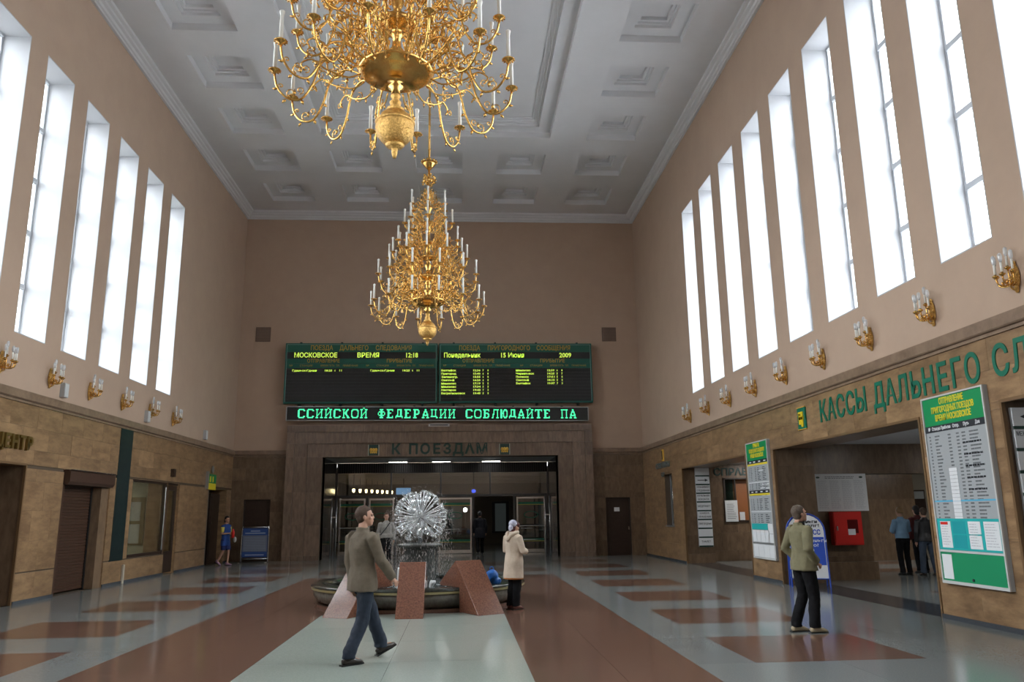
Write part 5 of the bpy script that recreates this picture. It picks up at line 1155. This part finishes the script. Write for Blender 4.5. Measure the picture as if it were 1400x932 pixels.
# 4 cleaner
bluec = mat('blue_workwear', (.02, .075, .30), .8, var=(.015, .05, .22), scale=9)
t, V, g, hp, HM, s = person('woman in blue tunic with yellow sleeves walking in the dark left corner', (-8.42, 30.0, 0), math.radians(-22), 1.72,
    dict(rk=(-.02, -.09, .50), ra=(-.22, -.09, .16), rt=.45, lk=(.08, .09, .50), la=(.06, .09, .09), re=(.0, -.23, 1.12), rw=(.20, -.12, 1.14), le=(.02, .23, 1.12), lw=(.22, .12, 1.12)),
    (bluec, 'short'), (mat('navy_breeches', (.01, .02, .11), .8), 'short'), mat('pink_shoe', (.42, .25, .38), .6), (mat('black_hair', (.012, .010, .010), .6), 'long'), head_yaw=-.2, vox=.013, hem=.70, bulk=1.05)
b = MB()
for a in 'lr': S, El = V[a + 's'], V[a + 'e']; b.tube([S.lerp(El, .15), S.lerp(El, .8)], [.070 * s, .058 * s], 12)
b.build('yellow_sleeves', mat('yellow_sleeve', (.62, .52, .10), .8), t, smooth=True)
h_ = thing('red_bottle', 'red bottle with white cloth carried by the woman in blue', 'bottle', (-8.12, 29.80, .96), (0, 0, 0)); MB().lathe([(0, 0), (.055, 0), (.06, .2), (.03, .27), (.03, .31), (0, .31)], n=12).build('bottle', redm, h_, smooth=True); c_ = MB().ell((.08, -.02, -.06), (.06, .04, .10), 12, 8); c_.build('cloth', mat('grey_cloth', (.4, .4, .4), .8), h_, smooth=True)
# 5-7 people in the aisle
lb = mat('light_blue_blouse', (.22, .38, .55), .8, var=(.18, .32, .48), scale=10)
person('woman in light blue blouse seen from behind in the side aisle', (11.45, 20.45, 0), math.radians(95), 1.70,
    dict(re=(.02, -.25, 1.14), rw=(.16, -.15, 1.10), le=(.05, .25, 1.14), lw=(.2, .12, 1.10)), (lb, 'shirt'), (blackt, 'long'), blackm, (mat('dark_blond_hair', (.30, .19, .09), .6, var=(.22, .13, .06), scale=60), 'bun'), vox=.012, hem=.95)
t, V, g, hp, HM, s = person('man in black jacket and jeans with carrier bag, beside the blue blouse', (11.88, 20.1, 0), math.radians(86), 1.68,
    dict(rk=(.02, -.13, .5), ra=(-.02, -.17, .09), lk=(.02, .13, .5), la=(-.0, .16, .09), rw=(.05, -.26, .86)), (mat('black_leather_jacket', (.014, .014, .016), .45), 'jacket'), (mat('dark_denim', (.045, .065, .10), .8, var=(.03, .045, .07), scale=9), 'long'), leath, (hair_b, 'short'), vox=.012, hem=.88, bulk=1.05)
t = thing('carrier_bag', 'pale plastic carrier bag hanging from the hand of the black jacket man', 'bag', (12.29, 20.12, .48)); b = MB(); b.box(-.10, .10, -.05, .05, 0, .30); b.build('bag', mat('cream_plastic_bag', (.55, .48, .40), .4), t); MB().tube(catmull([(-.06, 0, .30), (-.03, 0, .38), (.03, 0, .38), (.06, 0, .30)], 3), .006, 5).build('handles', paper, t)
person('dark-haired person almost hidden behind the couple in the aisle', (12.22, 21.0, 0), math.radians(95), 1.74, {}, (mat('dark_red_cloth', (.10, .02, .02), .8), 'jacket'), (blackt, 'long'), blackm, (mat('black_hair', (.012, .01, .01), .6), 'long'), vox=.014, hem=.88)
# 8 man beyond the fountain
t, V, g, hp, HM, s = person('man in pale grey jacket with dark shoulder strap beyond the fountain', (-2.42, 27.0, 0), math.radians(-80), 1.76, {}, (mat('pale_grey_jacket', (.36, .35, .32), .85, var=(.3, .29, .27), scale=10), 'jacket'), (blackt, 'long'), blackm, (hair_b, 'short'), vox=.013, hem=.95)
MB().tube([V['ls'] + Vector((.13, -.08, .03)), V['che'] + Vector((.16, -.0, -.0)), V['rh'] + Vector((.14, -.1, .12))], .02, 6).build('shoulder_strap', blackm, t)
# 9 dark figure at the doors
person('person in dark coat walking out through the open exit', (.86, 34.9, 0), math.radians(95), 1.80, dict(rk=(.12, -.1, .5), ra=(.10, -.1, .09), la=(-.2, .1, .13)), (mat('dark_navy_cloth', (.010, .012, .020), .8), 'coat'), (blackt, 'long'), blackm, (mat('black_hair', (.012, .01, .01), .6), 'short'), vox=.014, hem=.68)

bpy.data.scenes.remove(WS)
